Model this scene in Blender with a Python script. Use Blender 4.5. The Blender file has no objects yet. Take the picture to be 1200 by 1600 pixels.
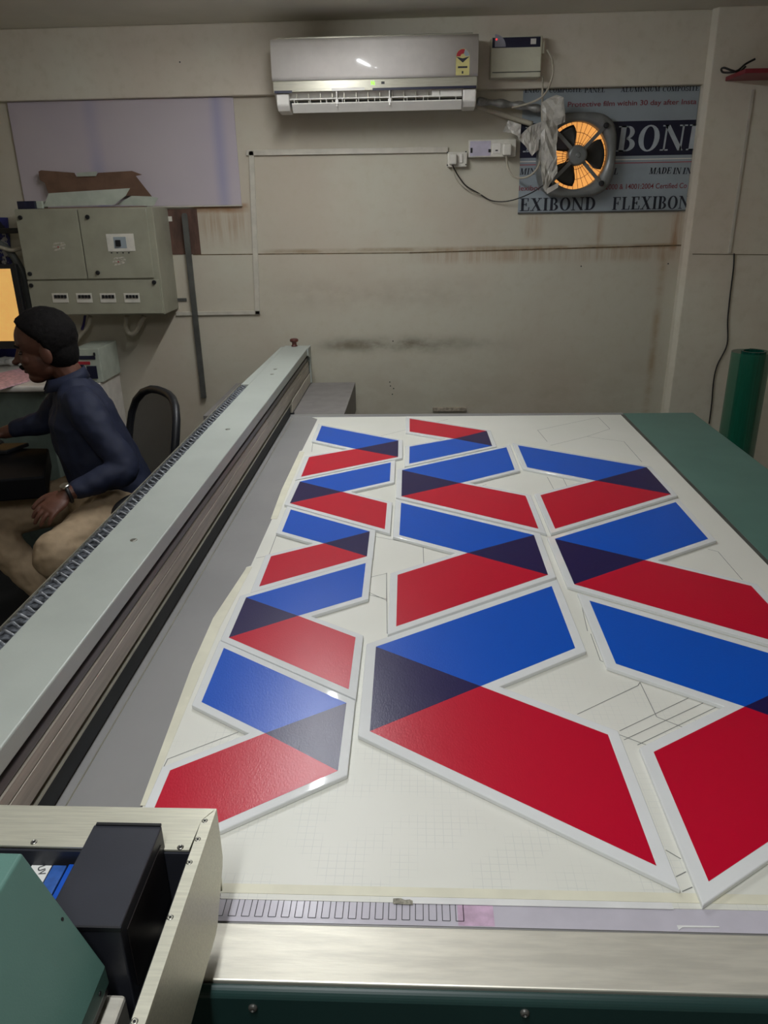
import bpy, bmesh, math, random
from mathutils import Vector, Matrix, noise
random.seed(7)
SC = bpy.context.scene
COL = SC.collection

# ------------------------------------------------------------------ camera, light, exposure
F = 1190.0
RX = Vector((27200, 3.54166667, 1190)).normalized()      # world X seen from the camera
RY = Vector((52, 480, -1190)).normalized()
RZ = RX.cross(RY)
CAM = Vector((0, 0, 1.7))
cd = bpy.data.cameras.new('camera'); cam = bpy.data.objects.new('camera', cd); COL.objects.link(cam)
cd.sensor_fit = 'VERTICAL'; cd.sensor_height = 32.0; cd.lens = F / 1600 * 32.0; cd.clip_start = 0.02
cam.matrix_world = Matrix.Translation(CAM) @ Matrix((RX, RY, RZ)).to_4x4()
SC.camera = cam
SC.view_settings.view_transform = 'Standard'; SC.view_settings.look = 'None'
SC.view_settings.gamma = 1; SC.view_settings.use_curve_mapping = False
SC.view_settings.exposure = 0.5
w = bpy.data.worlds.new('world'); SC.world = w; w.use_nodes = True
w.node_tree.nodes['Background'].inputs[0].default_value = (0.75, 0.8, 0.85, 1)
w.node_tree.nodes['Background'].inputs[1].default_value = 0.10

def area(name, loc, sx, sy, power, color=(1, 1, 1), rot=(0, 0, 0), spread=180):
    l = bpy.data.lights.new(name, 'AREA'); l.shape = 'RECTANGLE'; l.size = sx; l.size_y = sy
    l.energy = power; l.color = color; l.spread = math.radians(spread)
    o = bpy.data.objects.new(name, l); COL.objects.link(o); o.location = loc; o.rotation_euler = rot
    return o
area('tube_lamp', (-0.45, 2.75, 2.435), 0.035, 1.25, 9, (0.97, 0.99, 1))
area('room_lamp', (-0.22, 0.15, 2.47), 0.12, 1.2, 14, (0.97, 0.99, 1))

def ray(x, y):
    v = Vector((x - 600, 800 - y, -F))
    return Vector((RX.dot(v), RY.dot(v), RZ.dot(v)))
def atz(x, y, z):
    r = ray(x, y); return CAM + r * ((z - CAM.z) / r.z)
def aty(x, y, Y):
    r = ray(x, y); return CAM + r * (Y / r.y)
def atx(x, y, X):
    r = ray(x, y); return CAM + r * (X / r.x)

# ------------------------------------------------------------------ materials
def lin(c):
    return tuple(((v / 255) / 12.92 if v / 255 <= 0.04045 else ((v / 255 + 0.055) / 1.055) ** 2.4) for v in c) + (1,)
class NT:
    def __init__(s, name):
        s.m = bpy.data.materials.new(name); s.m.use_nodes = True; s.t = s.m.node_tree
        s.b = s.t.nodes['Principled BSDF']
    def n(s, typ, **kw):
        nd = s.t.nodes.new(typ)
        for k, v in kw.items(): setattr(nd, k, v)
        return nd
    def put(s, sock, v):
        if hasattr(v, 'is_output') or isinstance(v, bpy.types.NodeSocket): s.t.links.new(v, sock)
        else: sock.default_value = v
    def math(s, op, a, b=0.0, c=0.0, clamp=False):
        nd = s.n('ShaderNodeMath', operation=op); nd.use_clamp = clamp
        s.put(nd.inputs[0], a); s.put(nd.inputs[1], b)
        if len(nd.inputs) > 2: s.put(nd.inputs[2], c)
        return nd.outputs[0]
    def mix(s, f, a, b):
        nd = s.n('ShaderNodeMix', data_type='RGBA'); s.put(nd.inputs[0], f); s.put(nd.inputs[6], a); s.put(nd.inputs[7], b)
        return nd.outputs[2]
    def pos(s):
        g = s.n('ShaderNodeNewGeometry'); sp = s.n('ShaderNodeSeparateXYZ'); s.t.links.new(g.outputs['Position'], sp.inputs[0])
        return g.outputs['Position'], sp.outputs[0], sp.outputs[1], sp.outputs[2]
    def noise(s, vec, scale, detail=3, rough=0.5, stretch=None):
        if stretch:
            mp = s.n('ShaderNodeMapping'); mp.inputs['Scale'].default_value = stretch; s.put(mp.inputs[0], vec); vec = mp.outputs[0]
        nd = s.n('ShaderNodeTexNoise'); s.put(nd.inputs['Vector'], vec); nd.inputs['Scale'].default_value = scale
        nd.inputs['Detail'].default_value = detail; nd.inputs['Roughness'].default_value = rough
        return nd.outputs['Fac']
    def ramp(s, v, a, b, lo=0.0, hi=1.0):
        nd = s.n('ShaderNodeMapRange', interpolation_type='SMOOTHSTEP'); s.put(nd.inputs[0], v)
        for i, x in enumerate((a, b, lo, hi)): nd.inputs[i + 1].default_value = x
        return nd.outputs[0]
    def band(s, v, a, b, soft):
        return s.math('MULTIPLY', s.ramp(v, a - soft, a + soft), s.ramp(v, b - soft, b + soft, 1.0, 0.0))
    def bump(s, h, strength, dist=0.001):
        nd = s.n('ShaderNodeBump'); nd.inputs['Strength'].default_value = strength; nd.inputs['Distance'].default_value = dist
        s.put(nd.inputs['Height'], h); s.t.links.new(nd.outputs[0], s.b.inputs['Normal'])

def mat(name, c, rough=0.5, metal=0.0, var=0.06, scale=18, bump=0.0, bscale=200, emit=0.0, trans=0.0, alpha=1.0, coat=0.0, spec=0.5, stretch=None):
    t = NT(name); p, x, y, z = t.pos()
    base = lin(c)
    nz = t.noise(p, scale, 4, 0.55, stretch)
    dark = tuple(v * (1 - var * 2) for v in base[:3]) + (1,)
    lite = tuple(min(1, v * (1 + var)) for v in base[:3]) + (1,)
    t.put(t.b.inputs['Base Color'], t.mix(t.ramp(nz, 0.3, 0.7), dark, lite))
    t.b.inputs['Roughness'].default_value = rough; t.b.inputs['Metallic'].default_value = metal
    t.b.inputs['Specular IOR Level'].default_value = spec
    if coat: t.b.inputs['Coat Weight'].default_value = coat; t.b.inputs['Coat Roughness'].default_value = 0.08
    if bump: t.bump(t.noise(p, bscale, 3, 0.6, stretch), bump, 0.002)
    if emit:
        t.b.inputs['Emission Color'].default_value = base; t.b.inputs['Emission Strength'].default_value = emit
    if trans: t.b.inputs['Transmission Weight'].default_value = trans
    if alpha < 1: t.b.inputs['Alpha'].default_value = alpha
    return t.m

def wall_material(name, stains, base=(196, 192, 175)):
    t = NT(name); p, x, y, z = t.pos()
    a = t.noise(p, 1.3, 4, 0.6); b = t.noise(p, 22, 5, 0.6)
    c = t.mix(t.ramp(a, 0.35, 0.7), lin(base), lin((base[0] - 6, base[1] - 12, base[2] - 12)))
    c = t.mix(t.math('MULTIPLY', t.ramp(b, 0.45, 0.8), 0.25), c, lin((178, 168, 140)))
    drip = t.noise(p, 26, 4, 0.7, (1, 1, 0.06)); blot = t.noise(p, 6, 4, 0.6, (1, 1, 1.8))
    for (x0, x1, z0, z1, sx, sz, k, col, kind) in stains:
        m = t.math('MULTIPLY', t.band(x, x0, x1, sx), t.band(z, z0, z1, sz))
        nz = drip if kind == 'drip' else blot
        m = t.math('MULTIPLY', m, (t.ramp(nz, 0.36, 0.66, 0.12, 1.0) if kind == 'drip' else t.ramp(nz, 0.32, 0.68, 0.25, 1.0)))
        c = t.mix(t.math('MULTIPLY', m, k), c, lin(col))
    t.put(t.b.inputs['Base Color'], c)
    t.b.inputs['Roughness'].default_value = 0.7; t.b.inputs['Specular IOR Level'].default_value = 0.25
    t.bump(t.noise(p, 5, 5, 0.5), 0.25, 0.012)
    return t.m

M = {}
M['alu_box'] = mat('brushed_pale_aluminium', (218, 216, 198), 0.42, 0.55, 0.05, 30, stretch=(0.6, 14, 14))
M['alu_rail'] = mat('satin_aluminium', (232, 228, 214), 0.42, 0.55, 0.06, 14, 0.06, 60, stretch=(0.7, 6, 6))
M['alu_dark'] = mat('weathered_extrusion', (178, 170, 158), 0.5, 0.3, 0.10, 10, stretch=(8, 0.4, 8))
M['extr'] = mat('grey_extrusion', (112, 108, 108), 0.4, 0.4, 0.1, 10, stretch=(8, 0.4, 8))
M['silver'] = mat('silver_line', (190, 186, 170), 0.3, 0.7)
M['beam'] = mat('pale_grey_powder_coat', (172, 178, 171), 0.45, 0, 0.03, 6, 0.05, 300)
M['deck'] = mat('grey_painted_deck', (146, 145, 144), 0.38, 0.1, 0.03, 5, 0.04, 260)
M['black'] = mat('black_plastic', (20, 21, 25), 0.5)
M['blackgap'] = mat('dark_gap_shade', (26, 30, 35), 0.6)
M['lampbox'] = mat('charcoal_sheet_metal', (48, 50, 58), 0.42, 0.1, 0.05, 12, 0.05, 400)
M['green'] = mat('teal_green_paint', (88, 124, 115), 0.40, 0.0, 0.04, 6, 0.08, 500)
M['green_shaded'] = mat('teal_green_paint_shaded', (34, 64, 62), 0.42, 0.0, 0.03, 6)  # same teal paint, with the dim light on the front apron put into its colour
M['blue'] = mat('blue_plastic', (22, 84, 190), 0.35)
M['blue2'] = mat('blue_plastic_worn', (50, 92, 165), 0.4, var=0.15, scale=60)
M['paper'] = mat('white_paper', (232, 232, 228), 0.6, var=0.02)
M['ink'] = mat('pencil_line', (120, 122, 118), 0.8)
M['inkd'] = mat('ruled_black_line', (70, 70, 72), 0.7)
M['screw'] = mat('steel_screw', (170, 168, 160), 0.3, 0.9)
M['plastic_w'] = mat('white_abs_plastic', (226, 222, 214), 0.3, coat=0.3, var=0.02)
M['ac_face'] = mat('glossy_white_front', (232, 226, 220), 0.14, coat=0.6, var=0.02)
M['ac_strip'] = mat('silver_trim', (172, 168, 152), 0.3, 0.4, 0.06, 20, stretch=(0.6, 8, 8))
M['navy'] = mat('navy_print', (24, 26, 52), 0.4)
M['led_g'] = mat('green_led', (120, 255, 20), 0.4, emit=1.6)
M['led_r'] = mat('red_led', (255, 30, 30), 0.4, emit=1.5)
M['yellow'] = mat('yellow_label', (206, 196, 128), 0.5)
M['red'] = mat('red_print', (166, 32, 48), 0.4)
M['cream'] = mat('cream_enclosure', (200, 198, 176), 0.4, var=0.03)
M['switch'] = mat('switch_plastic', (216, 212, 200), 0.35)
M['lilac'] = mat('lilac_sticker', (190, 184, 200), 0.4)
M['cable_w'] = mat('grey_white_cable', (176, 168, 150), 0.5)
M['cable_b'] = mat('black_cable', (28, 26, 24), 0.5)
M['conduit'] = mat('pvc_casing', (196, 190, 176), 0.4, var=0.05)
M['panelbox'] = mat('grey_enamel_panel', (154, 152, 134), 0.42, var=0.05, scale=8)
M['boardbrown'] = mat('brown_ply', (92, 66, 54), 0.7, var=0.2, scale=9, stretch=(4, 1, 1))
M['steel'] = mat('dull_steel_bar', (98, 98, 94), 0.45, 0.4, 0.12, 12)
M['cardin'] = mat('brown_cardboard', (112, 84, 66), 0.8, var=0.08)
M['cardout'] = mat('white_cardboard', (176, 182, 168), 0.7, var=0.05)
M['sign'] = mat('grey_blue_composite', (150, 160, 166), 0.4, var=0.05, scale=5)
M['signtext'] = mat('sign_black_text', (30, 34, 46), 0.5)
M['signred'] = mat('sign_red_text', (134, 58, 64), 0.5)
M['signwhite'] = mat('sign_pale_letter', (176, 184, 190), 0.4)
M['fan'] = mat('grey_fan_paint', (122, 124, 122), 0.35, 0.2, 0.08)
M['fanblade'] = mat('fan_blade', (64, 64, 62), 0.3, 0.4, 0.08)
M['warm'] = mat('glowing_daylight_sheet', (255, 176, 92), 0.6, emit=0.52, var=0.05, scale=9)  # emission stands in for daylight coming through behind the fan
M['tape'] = mat('clear_wrap_tape', (190, 186, 176), 0.3, var=0.12, scale=30, bump=0.5, bscale=60)
M['foil'] = mat('silver_insulation', (150, 150, 146), 0.4, 0.45, 0.15, 30, 0.8, 60)
M['redshelf'] = mat('red_shelf_paint', (128, 30, 44), 0.5)
M['film_core'] = None
M['skin'] = mat('brown_skin', (98, 62, 48), 0.5, var=0.05, scale=30, bump=0.15, bscale=250)
M['hair'] = mat('black_hair', (16, 13, 13), 0.85, var=0.3, scale=120, bump=0.7, bscale=160, spec=.2)
M['shirt'] = mat('navy_cotton_shirt', (20, 28, 54), 0.75, var=0.06, scale=40, bump=0.35, bscale=22)
M['trouser'] = mat('khaki_cotton', (166, 144, 116), 0.8, var=0.05, scale=30, bump=0.5, bscale=18)
M['chair'] = mat('black_chair_plastic', (26, 27, 31), 0.45)
M['fabric'] = mat('black_seat_fabric', (30, 30, 34), 0.9, bump=0.3, bscale=500)
M['desk_w'] = mat('white_laminate', (214, 208, 200), 0.4)
M['desk_g'] = mat('grey_green_pedestal', (92, 104, 96), 0.5)
M['darkwood'] = mat('dark_desk', (12, 12, 15), 0.7, spec=.15)
M['pink'] = mat('pink_printed_paper', (224, 178, 186), 0.6, var=0.15, scale=50)
M['screen'] = mat('amber_screen', (255, 196, 110), 0.4, emit=0.32)
M['floor'] = None

# white sheet with faint pencil grid
t = NT('gridded_white_sheet'); p, x, y, z = t.pos()
def gridline(v, step, wd):
    fr = t.math('FRACT', t.math('DIVIDE', v, step)); return t.math('LESS_THAN', fr, wd / step)
g1 = t.math('MAXIMUM', gridline(x, 0.0125, 0.0007), gridline(y, 0.0125, 0.0007))
gn = t.ramp(t.noise(p, 14, 2), 0.42, 0.6)
near = t.ramp(y, 1.05, 1.45, 1, 0)
f = t.math('MULTIPLY', t.math('MULTIPLY', g1, gn), t.math('MULTIPLY', near, 0.24))
base = t.mix(t.ramp(t.noise(p, 3, 3), 0.3, 0.7), lin((232, 231, 222)), lin((226, 226, 216)))
t.put(t.b.inputs['Base Color'], t.mix(f, base, lin((150, 158, 165))))
t.b.inputs['Roughness'].default_value = 0.42
M['sheet'] = t.m
M['acrylic'] = mat('milky_white_acrylic', (232, 234, 234), 0.05, var=0.01)
M['acrylic'].node_tree.nodes['Principled BSDF'].inputs['Subsurface Weight'].default_value = 0.0
def ink_mat(n, c):
    t = NT(n); p, x, y, z = t.pos()
    t.put(t.b.inputs['Base Color'], lin(c)); t.b.inputs['Roughness'].default_value = 0.30
    t.bump(t.noise(p, 420, 2, 0.5, (1, 0.5, 1)), 0.35, 0.0006)
    t.b.inputs['Specular IOR Level'].default_value = 0.45
    return t.m
M['p_blue'] = ink_mat('blue_uv_ink', (0, 84, 196))
M['p_red'] = ink_mat('crimson_uv_ink', (196, 0, 44))
M['p_dark'] = ink_mat('overprint_violet_ink', (30, 18, 76))
M['tape_y'] = mat('aged_masking_tape', (228, 225, 204), 0.5, var=0.04, scale=12)
M['tape_w'] = mat('white_tape', (228, 228, 226), 0.5, var=0.03)
M['ruler'] = mat('lilac_grey_strip', (196, 192, 202), 0.22, var=0.03)
M['stainp'] = mat('magenta_ink_smear', (208, 178, 202), 0.3, var=0.12, scale=40)

# ------------------------------------------------------------------ mesh helpers
class MB:
    def __init__(s): s.v = []; s.f = []; s.m = []
    def add(s, vs, fs, mi=0):
        o = len(s.v); s.v += [tuple(v) for v in vs]
        for f in fs: s.f.append(tuple(o + i for i in f)); s.m.append(mi)
        return s
    def box(s, a, b, mi=0):
        x0, y0, z0 = a; x1, y1, z1 = b
        return s.add([(x0, y0, z0), (x1, y0, z0), (x1, y1, z0), (x0, y1, z0), (x0, y0, z1), (x1, y0, z1), (x1, y1, z1), (x0, y1, z1)],
                     [(0, 3, 2, 1), (4, 5, 6, 7), (0, 1, 5, 4), (1, 2, 6, 5), (2, 3, 7, 6), (3, 0, 4, 7)], mi)
    def prism(s, poly, d, mi=0):                         # poly: 3D points in a plane, d: extrusion vector
        n = len(poly); d = Vector(d); A = [Vector(p) for p in poly]
        return s.add(A + [p + d for p in A], [tuple(range(n))[::-1], tuple(range(n, 2 * n))] + [(i, (i + 1) % n, n + (i + 1) % n, n + i) for i in range(n)], mi)
    def ngon(s, poly, mi=0): return s.add(poly, [tuple(range(len(poly)))], mi)
    def tube(s, path, r, mi=0, seg=10, closed=False, flat=1.0, up=None):
        P = [Vector(p) for p in path]; n = len(P); R = r if isinstance(r, (list, tuple)) else [r] * n
        rings = []; last = None
        for i in range(n):
            a = P[(i - 1) % n] if (closed or i > 0) else P[i]; b = P[(i + 1) % n] if (closed or i < n - 1) else P[i]
            d = (b - a).normalized()
            if last is None:
                u = Vector(up) if up else (Vector((0, 0, 1)) if abs(d.z) < 0.9 else Vector((1, 0, 0)))
            else: u = last
            u = (u - d * u.dot(d)).normalized(); last = u; q = d.cross(u)
            rings.append([P[i] + (u * math.cos(k * 2 * math.pi / seg) * R[i] * flat + q * math.sin(k * 2 * math.pi / seg) * R[i]) for k in range(seg)])
        vs = [v for rg in rings for v in rg]; fs = []
        for i in range(n if closed else n - 1):
            for k in range(seg):
                a = i * seg + k; b = i * seg + (k + 1) % seg; c = ((i + 1) % n) * seg
                fs.append((a, b, c + (k + 1) % seg, c + k))
        if not closed: fs += [tuple(range(seg))[::-1], tuple(range((n - 1) * seg, n * seg))]
        return s.add(vs, fs, mi)
    def lathe(s, prof, c, axis=(0, 0, 1), mi=0, seg=24):   # prof: (r, h)
        ax = Vector(axis).normalized(); u = ax.orthogonal().normalized(); q = ax.cross(u); c = Vector(c)
        vs = [c + ax * h + (u * math.cos(2 * math.pi * k / seg) + q * math.sin(2 * math.pi * k / seg)) * r for r, h in prof for k in range(seg)]
        fs = [(i * seg + k, i * seg + (k + 1) % seg, (i + 1) * seg + (k + 1) % seg, (i + 1) * seg + k) for i in range(len(prof) - 1) for k in range(seg)]
        fs += [tuple(range(seg))[::-1], tuple(range((len(prof) - 1) * seg, len(prof) * seg))]
        return s.add(vs, fs, mi)
    def ell(s, c, r, mat3=None, mi=0, nu=20, nv=12, fn=None):
        c = Vector(c); vs = []; fs = []
        for j in range(nv + 1):
            th = math.pi * j / nv
            for i in range(nu):
                ph = 2 * math.pi * i / nu
                d = Vector((math.sin(th) * math.cos(ph), math.sin(th) * math.sin(ph), math.cos(th)))
                k = fn(d) if fn else 1.0
                v = Vector((d.x * r[0], d.y * r[1], d.z * r[2])) * k
                if mat3: v = mat3 @ v
                vs.append(c + v)
        for j in range(nv):
            for i in range(nu):
                fs.append((j * nu + i, (j + 1) * nu + i, (j + 1) * nu + (i + 1) % nu, j * nu + (i + 1) % nu))
        return s.add(vs, fs, mi)
    def build(s, name, mats, parent=None, smooth=False, bevel=0, bseg=2, auto=True, remesh=0, smooth_it=0, subsurf=0, solid=0):
        me = bpy.data.meshes.new(name); me.from_pydata(s.v, [], s.f)
        if not isinstance(mats, (list, tuple)): mats = [mats]
        for m in mats: me.materials.append(m)
        for pl, mi in zip(me.polygons, s.m): pl.material_index = mi
        bm = bmesh.new(); bm.from_mesh(me)
        if remesh: bmesh.ops.remove_doubles(bm, verts=bm.verts, dist=1e-6)
        bmesh.ops.recalc_face_normals(bm, faces=bm.faces); bm.to_mesh(me); bm.free()
        for pl in me.polygons: pl.use_smooth = smooth
        o = bpy.data.objects.new(name, me); COL.objects.link(o)
        if solid:
            md = o.modifiers.new('s', 'SOLIDIFY'); md.thickness = solid; md.offset = 0
        if bevel:
            md = o.modifiers.new('b', 'BEVEL'); md.width = bevel; md.segments = bseg; md.limit_method = 'ANGLE'; md.angle_limit = math.radians(40)
        if remesh:
            md = o.modifiers.new('r', 'REMESH'); md.mode = 'VOXEL'; md.voxel_size = remesh; md.use_smooth_shade = True
        if smooth_it:
            md = o.modifiers.new('m', 'SMOOTH'); md.factor = 0.5; md.iterations = smooth_it
        if subsurf:
            md = o.modifiers.new('u', 'SUBSURF'); md.levels = subsurf; md.render_levels = subsurf
        if parent: o.parent = parent; o.matrix_parent_inverse = parent.matrix_world.inverted() if parent.type != 'EMPTY' else Matrix.Translation(-Vector(parent.location))
        return o
def tag(o, label=None, cat=None, group=None, kind=None):
    if label: o['label'] = label
    if cat: o['category'] = cat
    if group: o['group'] = group
    if kind: o['kind'] = kind
    return o
def thing(name, loc, label, cat, group=None):
    o = bpy.data.objects.new(name, None); o.empty_display_size = 0.05; o.location = loc; COL.objects.link(o)
    return tag(o, label, cat, group)
def struct(o): o['kind'] = 'structure'; return o
def spline(pts, n=6):
    P = [Vector(p) for p in pts]; out = []
    for i in range(len(P) - 1):
        p0 = P[max(i - 1, 0)]; p1 = P[i]; p2 = P[i + 1]; p3 = P[min(i + 2, len(P) - 1)]
        for k in range(n):
            u = k / n
            out.append(0.5 * ((2 * p1) + (p2 - p0) * u + (2 * p0 - 5 * p1 + 4 * p2 - p3) * u * u + (3 * p1 - p0 - 3 * p2 + p3) * u ** 3))
    out.append(P[-1]); return out

# ------------------------------------------------------------------ room shell
WY = 4.14; BY = 4.10; CY_ = 4.06; CZ = 2.5; ZT = 0.85
sm = (84, 72, 52); rust = (150, 104, 62)
stains = [
    (-0.50, 0.12, 0.98, 1.03, 0.12, 0.045, 0.95, sm, 'blot'), (0.0, 0.45, 0.98, 1.03, 0.2, 0.05, 0.5, sm, 'blot'),
    (-0.75, 0.35, 1.20, 1.34, 0.2, 0.08, 0.28, (130, 108, 92), 'blot'),
    (1.24, 1.27, 0.5, 1.47, 0.02, 0.1, 0.7, (160, 132, 96), 'blot'), (1.28, 1.32, 1.47, 1.65, 0.012, 0.02, 0.8, rust, 'drip'),
    (0.90, 0.93, 1.5, 1.65, 0.02, 0.03, 0.6, rust, 'drip'), (0.55, 0.62, 1.53, 1.65, 0.03, 0.03, 0.5, rust, 'drip'),
    (-1.12, -0.86, 1.56, 1.71, 0.05, 0.08, 0.5, rust, 'drip'), (-1.15, -0.86, 1.68, 1.72, 0.02, 0.01, 0.8, rust, 'blot'),
    (-0.8, 1.30, 1.477, 1.497, 0.03, 0.008, 0.6, (128, 100, 62), 'blot'), (0.05, 1.32, 1.42, 1.49, 0.2, 0.02, 0.45, rust, 'drip'),
    (-1.4, 1.3, 0.0, 0.9, 0.3, 0.2, 0.25, (150, 136, 112), 'blot')]
M['wall'] = wall_material('stained_cream_wall', stains)
M['wall2'] = wall_material('cream_wall', [(1.3, 2.4, 0.2, 2.0, 0.1, 0.3, 0.08, (170, 150, 120), 'blot')], (216, 211, 194))
M['ceil'] = mat('grey_white_ceiling', (214, 210, 194), 0.8, var=0.03, scale=3)
M['floor'] = mat('dark_grey_floor', (52, 52, 54), 0.6, var=0.15, scale=5)
struct(MB().box((-2.9, WY, 0), (1.36, WY + 0.12, 2.22)).build('wall_back', M['wall']))
struct(MB().box((-2.9, BY, 2.2), (1.36, WY + 0.12, CZ)).build('trim_1', M['wall2'], bevel=0.006))
struct(MB().prism([(1.335, WY + .1, 0), (1.335, BY - 0.005, 0), (1.350, CY_, 0), (2.4, CY_, 0), (2.4, WY + .1, 0)], (0, 0, CZ)).build('trim_2', M['wall2'], bevel=0.004))
struct(MB().box((-3.0, -1.6, 0), (-2.9, WY + .12, CZ)).build('wall_left', M['wall2']))
struct(MB().box((2.4, -1.6, 0), (2.5, WY + .12, CZ)).build('wall_right', M['wall2']))
struct(MB().box((-3.0, -1.7, 0), (2.5, -1.6, CZ)).build('wall_front', M['wall2']))
struct(MB().box((-3.0, -1.7, CZ), (2.5, WY + .12, CZ + .1)).build('ceiling', M['ceil']))
struct(MB().box((-3.0, -1.7, -.1), (2.5, WY + .12, 0)).build('floor', M['floor']))
# seam of the wall boards
b = MB()
def wseam(p0, p1, w_=0.004, Y=WY):
    a = aty(*p0, Y); c = aty(*p1, Y)
    d = (c - a); d.y = 0; n = Vector((-d.z, 0, d.x)).normalized() * w_ / 2
    b.prism([a - n, c - n, c + n, a + n], (0, -0.0015, 0))
wseam((302, 398), (640, 395)); wseam((640, 395), (1072, 383), 0.006)
struct(b.build('trim_3', mat('board_joint', (110, 92, 66), 0.8, var=0.2, scale=40)))
b = MB()
wseam((1082, 397), (1200, 398), 0.004, CY_)
struct(b.build('trim_4', mat('column_joint', (128, 118, 98), 0.8)))
# blocked window, lilac film
wl = aty(12, 160, WY); wr = aty(378, 320, WY)
tw = NT('lilac_window_film'); p, x, y, z = tw.pos()
s_ = tw.math('MAXIMUM', tw.band(x, -1.63, -1.57, 0.03), tw.band(x, -1.0, -0.95, 0.03))
s_ = tw.math('MULTIPLY', s_, tw.ramp(tw.noise(p, 3, 2), 0.3, 0.6, 0.4, 1.0))
tw.put(tw.b.inputs['Base Color'], tw.mix(tw.math('MULTIPLY', s_, 0.6), tw.mix(tw.ramp(tw.noise(p, 2, 2), .3, .7), lin((190, 180, 184)), lin((182, 172, 180))), lin((140, 140, 176))))
tw.b.inputs['Roughness'].default_value = 0.5
wn = struct(MB().box((wl.x, WY - 0.012, wr.z), (wr.x, WY + 0.0, 2.2)).build('window_1', tw.m, bevel=0.003))
MB().box((wl.x, WY - 0.018, wr.z - 0.006), (wr.x + .004, WY - 0.002, wr.z)).build('window_sill', M['conduit'], wn)

# ------------------------------------------------------------------ flatbed printer
pr_ = thing('flatbed_printer', (0.2, 1.9, 0), 'large flatbed UV printer table with grey deck, aluminium front rail and teal green sides', 'printer')
G0 = 0.885; G1 = 1.19; YN = 0.622; YF = 3.225
MB().box((-0.86, 0.70, 0.80), (G0, YF, ZT)).build('deck', M['deck'], pr_, bevel=0.003)
MB().box((-0.86, YN, 0.79), (G1 - .02, 0.70, ZT + 0.0006)).build('front_rail', M['alu_rail'], pr_, bevel=0.002)
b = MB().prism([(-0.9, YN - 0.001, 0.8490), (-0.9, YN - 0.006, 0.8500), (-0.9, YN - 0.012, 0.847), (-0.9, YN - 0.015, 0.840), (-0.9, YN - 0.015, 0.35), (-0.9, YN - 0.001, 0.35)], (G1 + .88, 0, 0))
b.build('front_apron', M['green_shaded'], pr_, bevel=0.006, bseg=3)
for px, py in ((395, 1575), (820, 1583)):
    q = aty(px, py, YN - 0.016)
    MB().lathe([(0.0016, -0.001), (0.0030, -0.0032), (0.0048, -0.002), (0.0055, 0.0), (0.0055, 0.002)], q, (0, 1, 0), seg=16).build('screw', M['steel'], pr_, smooth=False)
MB().box((G0 + .001, 0.70, 0.806), (G1, YF + .035, ZT - .001)).build('side_cover', M['green'], pr_, bevel=0.004)
MB().box((G0 - 0.012, 0.70, ZT), (G0 + 0.001, YF, ZT + 0.0015)).build('edge_trim', M['steel'], pr_)
MB().box((-0.86, YF, 0.80), (G0 + .001, YF + 0.035, ZT + 0.001)).build('rear_edge', M['deck'], pr_, bevel=0.002)
MB().box((-0.80, 0.68, 0.0), (G1 - .05, YF - .05, 0.80)).build('cabinet', M['green'], pr_, bevel=0.01)
MB().box((-0.95, YF + .035, 0.70), (-0.322, 3.92, ZT - 0.002)).build('rear_shelf', mat('grey_rear_shelf', (128, 124, 122), .5), pr_, bevel=0.002)
# a folded line along the deck beside the beam
MB().box((-0.542, 0.75, ZT - .0005), (-0.5395, 3.2, ZT + 0.0006)).build('deck_fold', M['silver'], pr_)

# gantry beam
XF = -0.552; XB = -0.678; BT = 1.041; Y0 = -0.35; Y1 = 3.92
gb = thing('gantry_beam', (-0.61, 1.8, 0.85), 'long pale grey gantry beam spanning the left side of the printer bed', 'gantry')
MB().box((XB, Y0, 1.006), (XF, Y1, BT)).build('top_cover', M['beam'], gb, bevel=0.003)
MB().box((XB, Y0, 0.90), (XF - 0.022, Y1 - .01, 1.006)).build('core', M['black'], gb)
MB().box((XF - 0.022, Y0, 0.974), (XF - 0.006, Y1 - .05, 0.992)).build('upper_rail', M['extr'], gb, bevel=0.002)
MB().box((XF - 0.022, Y0, 0.953), (XF - 0.003, Y1 - .05, 0.9725)).build('middle_rail', M['alu_dark'], gb, bevel=0.0005)
MB().box((XF - 0.022, Y0, 0.912), (XF - 0.002, Y1 - .05, 0.951)).build('lower_rail', M['alu_dark'], gb, bevel=0.0005)
MB().box((XF - 0.022, Y0, 0.899), (XF - 0.0, Y1 - .05, 0.9025)).build('edge_strip', M['silver'], gb)
MB().box((XB + .01, Y0, 0.856), (XF - 0.004, 3.24, 0.897)).build('gap_shade_fill', M['blackgap'], gb)  # dark filler block, painted shade for the clearance gap under the beam
b = MB().prism([(XF, Y1 - .025, 0.852), (XF, Y1, 0.852), (XF, Y1, 1.041), (XF, Y1 - .1, 1.041), (XF, Y1 - .1, 1.006), (XF, Y1 - .04, 0.985)], (0.006, 0, 0))
b.build('end_plate', M['beam'], gb, bevel=0.001)
MB().box((XB, Y1 - .02, 0.852), (XF, Y1, 1.006)).build('end_plate', M['beam'], gb)
b = MB().prism([(XF - .03, 3.27, 0.852), (XF - .03, 3.9, 0.852), (XF - .03, 3.9, 0.905), (XF - .03, 3.30, 0.905), (XF - .03, 3.27, 0.89)], (0.03, 0, 0))
b.build('foot', M['conduit'], gb, bevel=0.002)
MB().box((XF - .02, 3.262, 0.8505), (XF + .008, 3.275, 0.856)).build('foot_pad', M['black'], gb)
q = atz(460, 541, BT)
eb = MB().lathe([(0.016, 0.0), (0.016, 0.004), (0.012, 0.006), (0.012, 0.02), (0.021, 0.024), (0.022, 0.034), (0.017, 0.038), (0.004, 0.039)], q, seg=20).build('emergency_stop_button', mat('red_brown_button', (92, 46, 38), .4), gb, smooth=True)
eb['label'] = 'red brown mushroom button'
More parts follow.
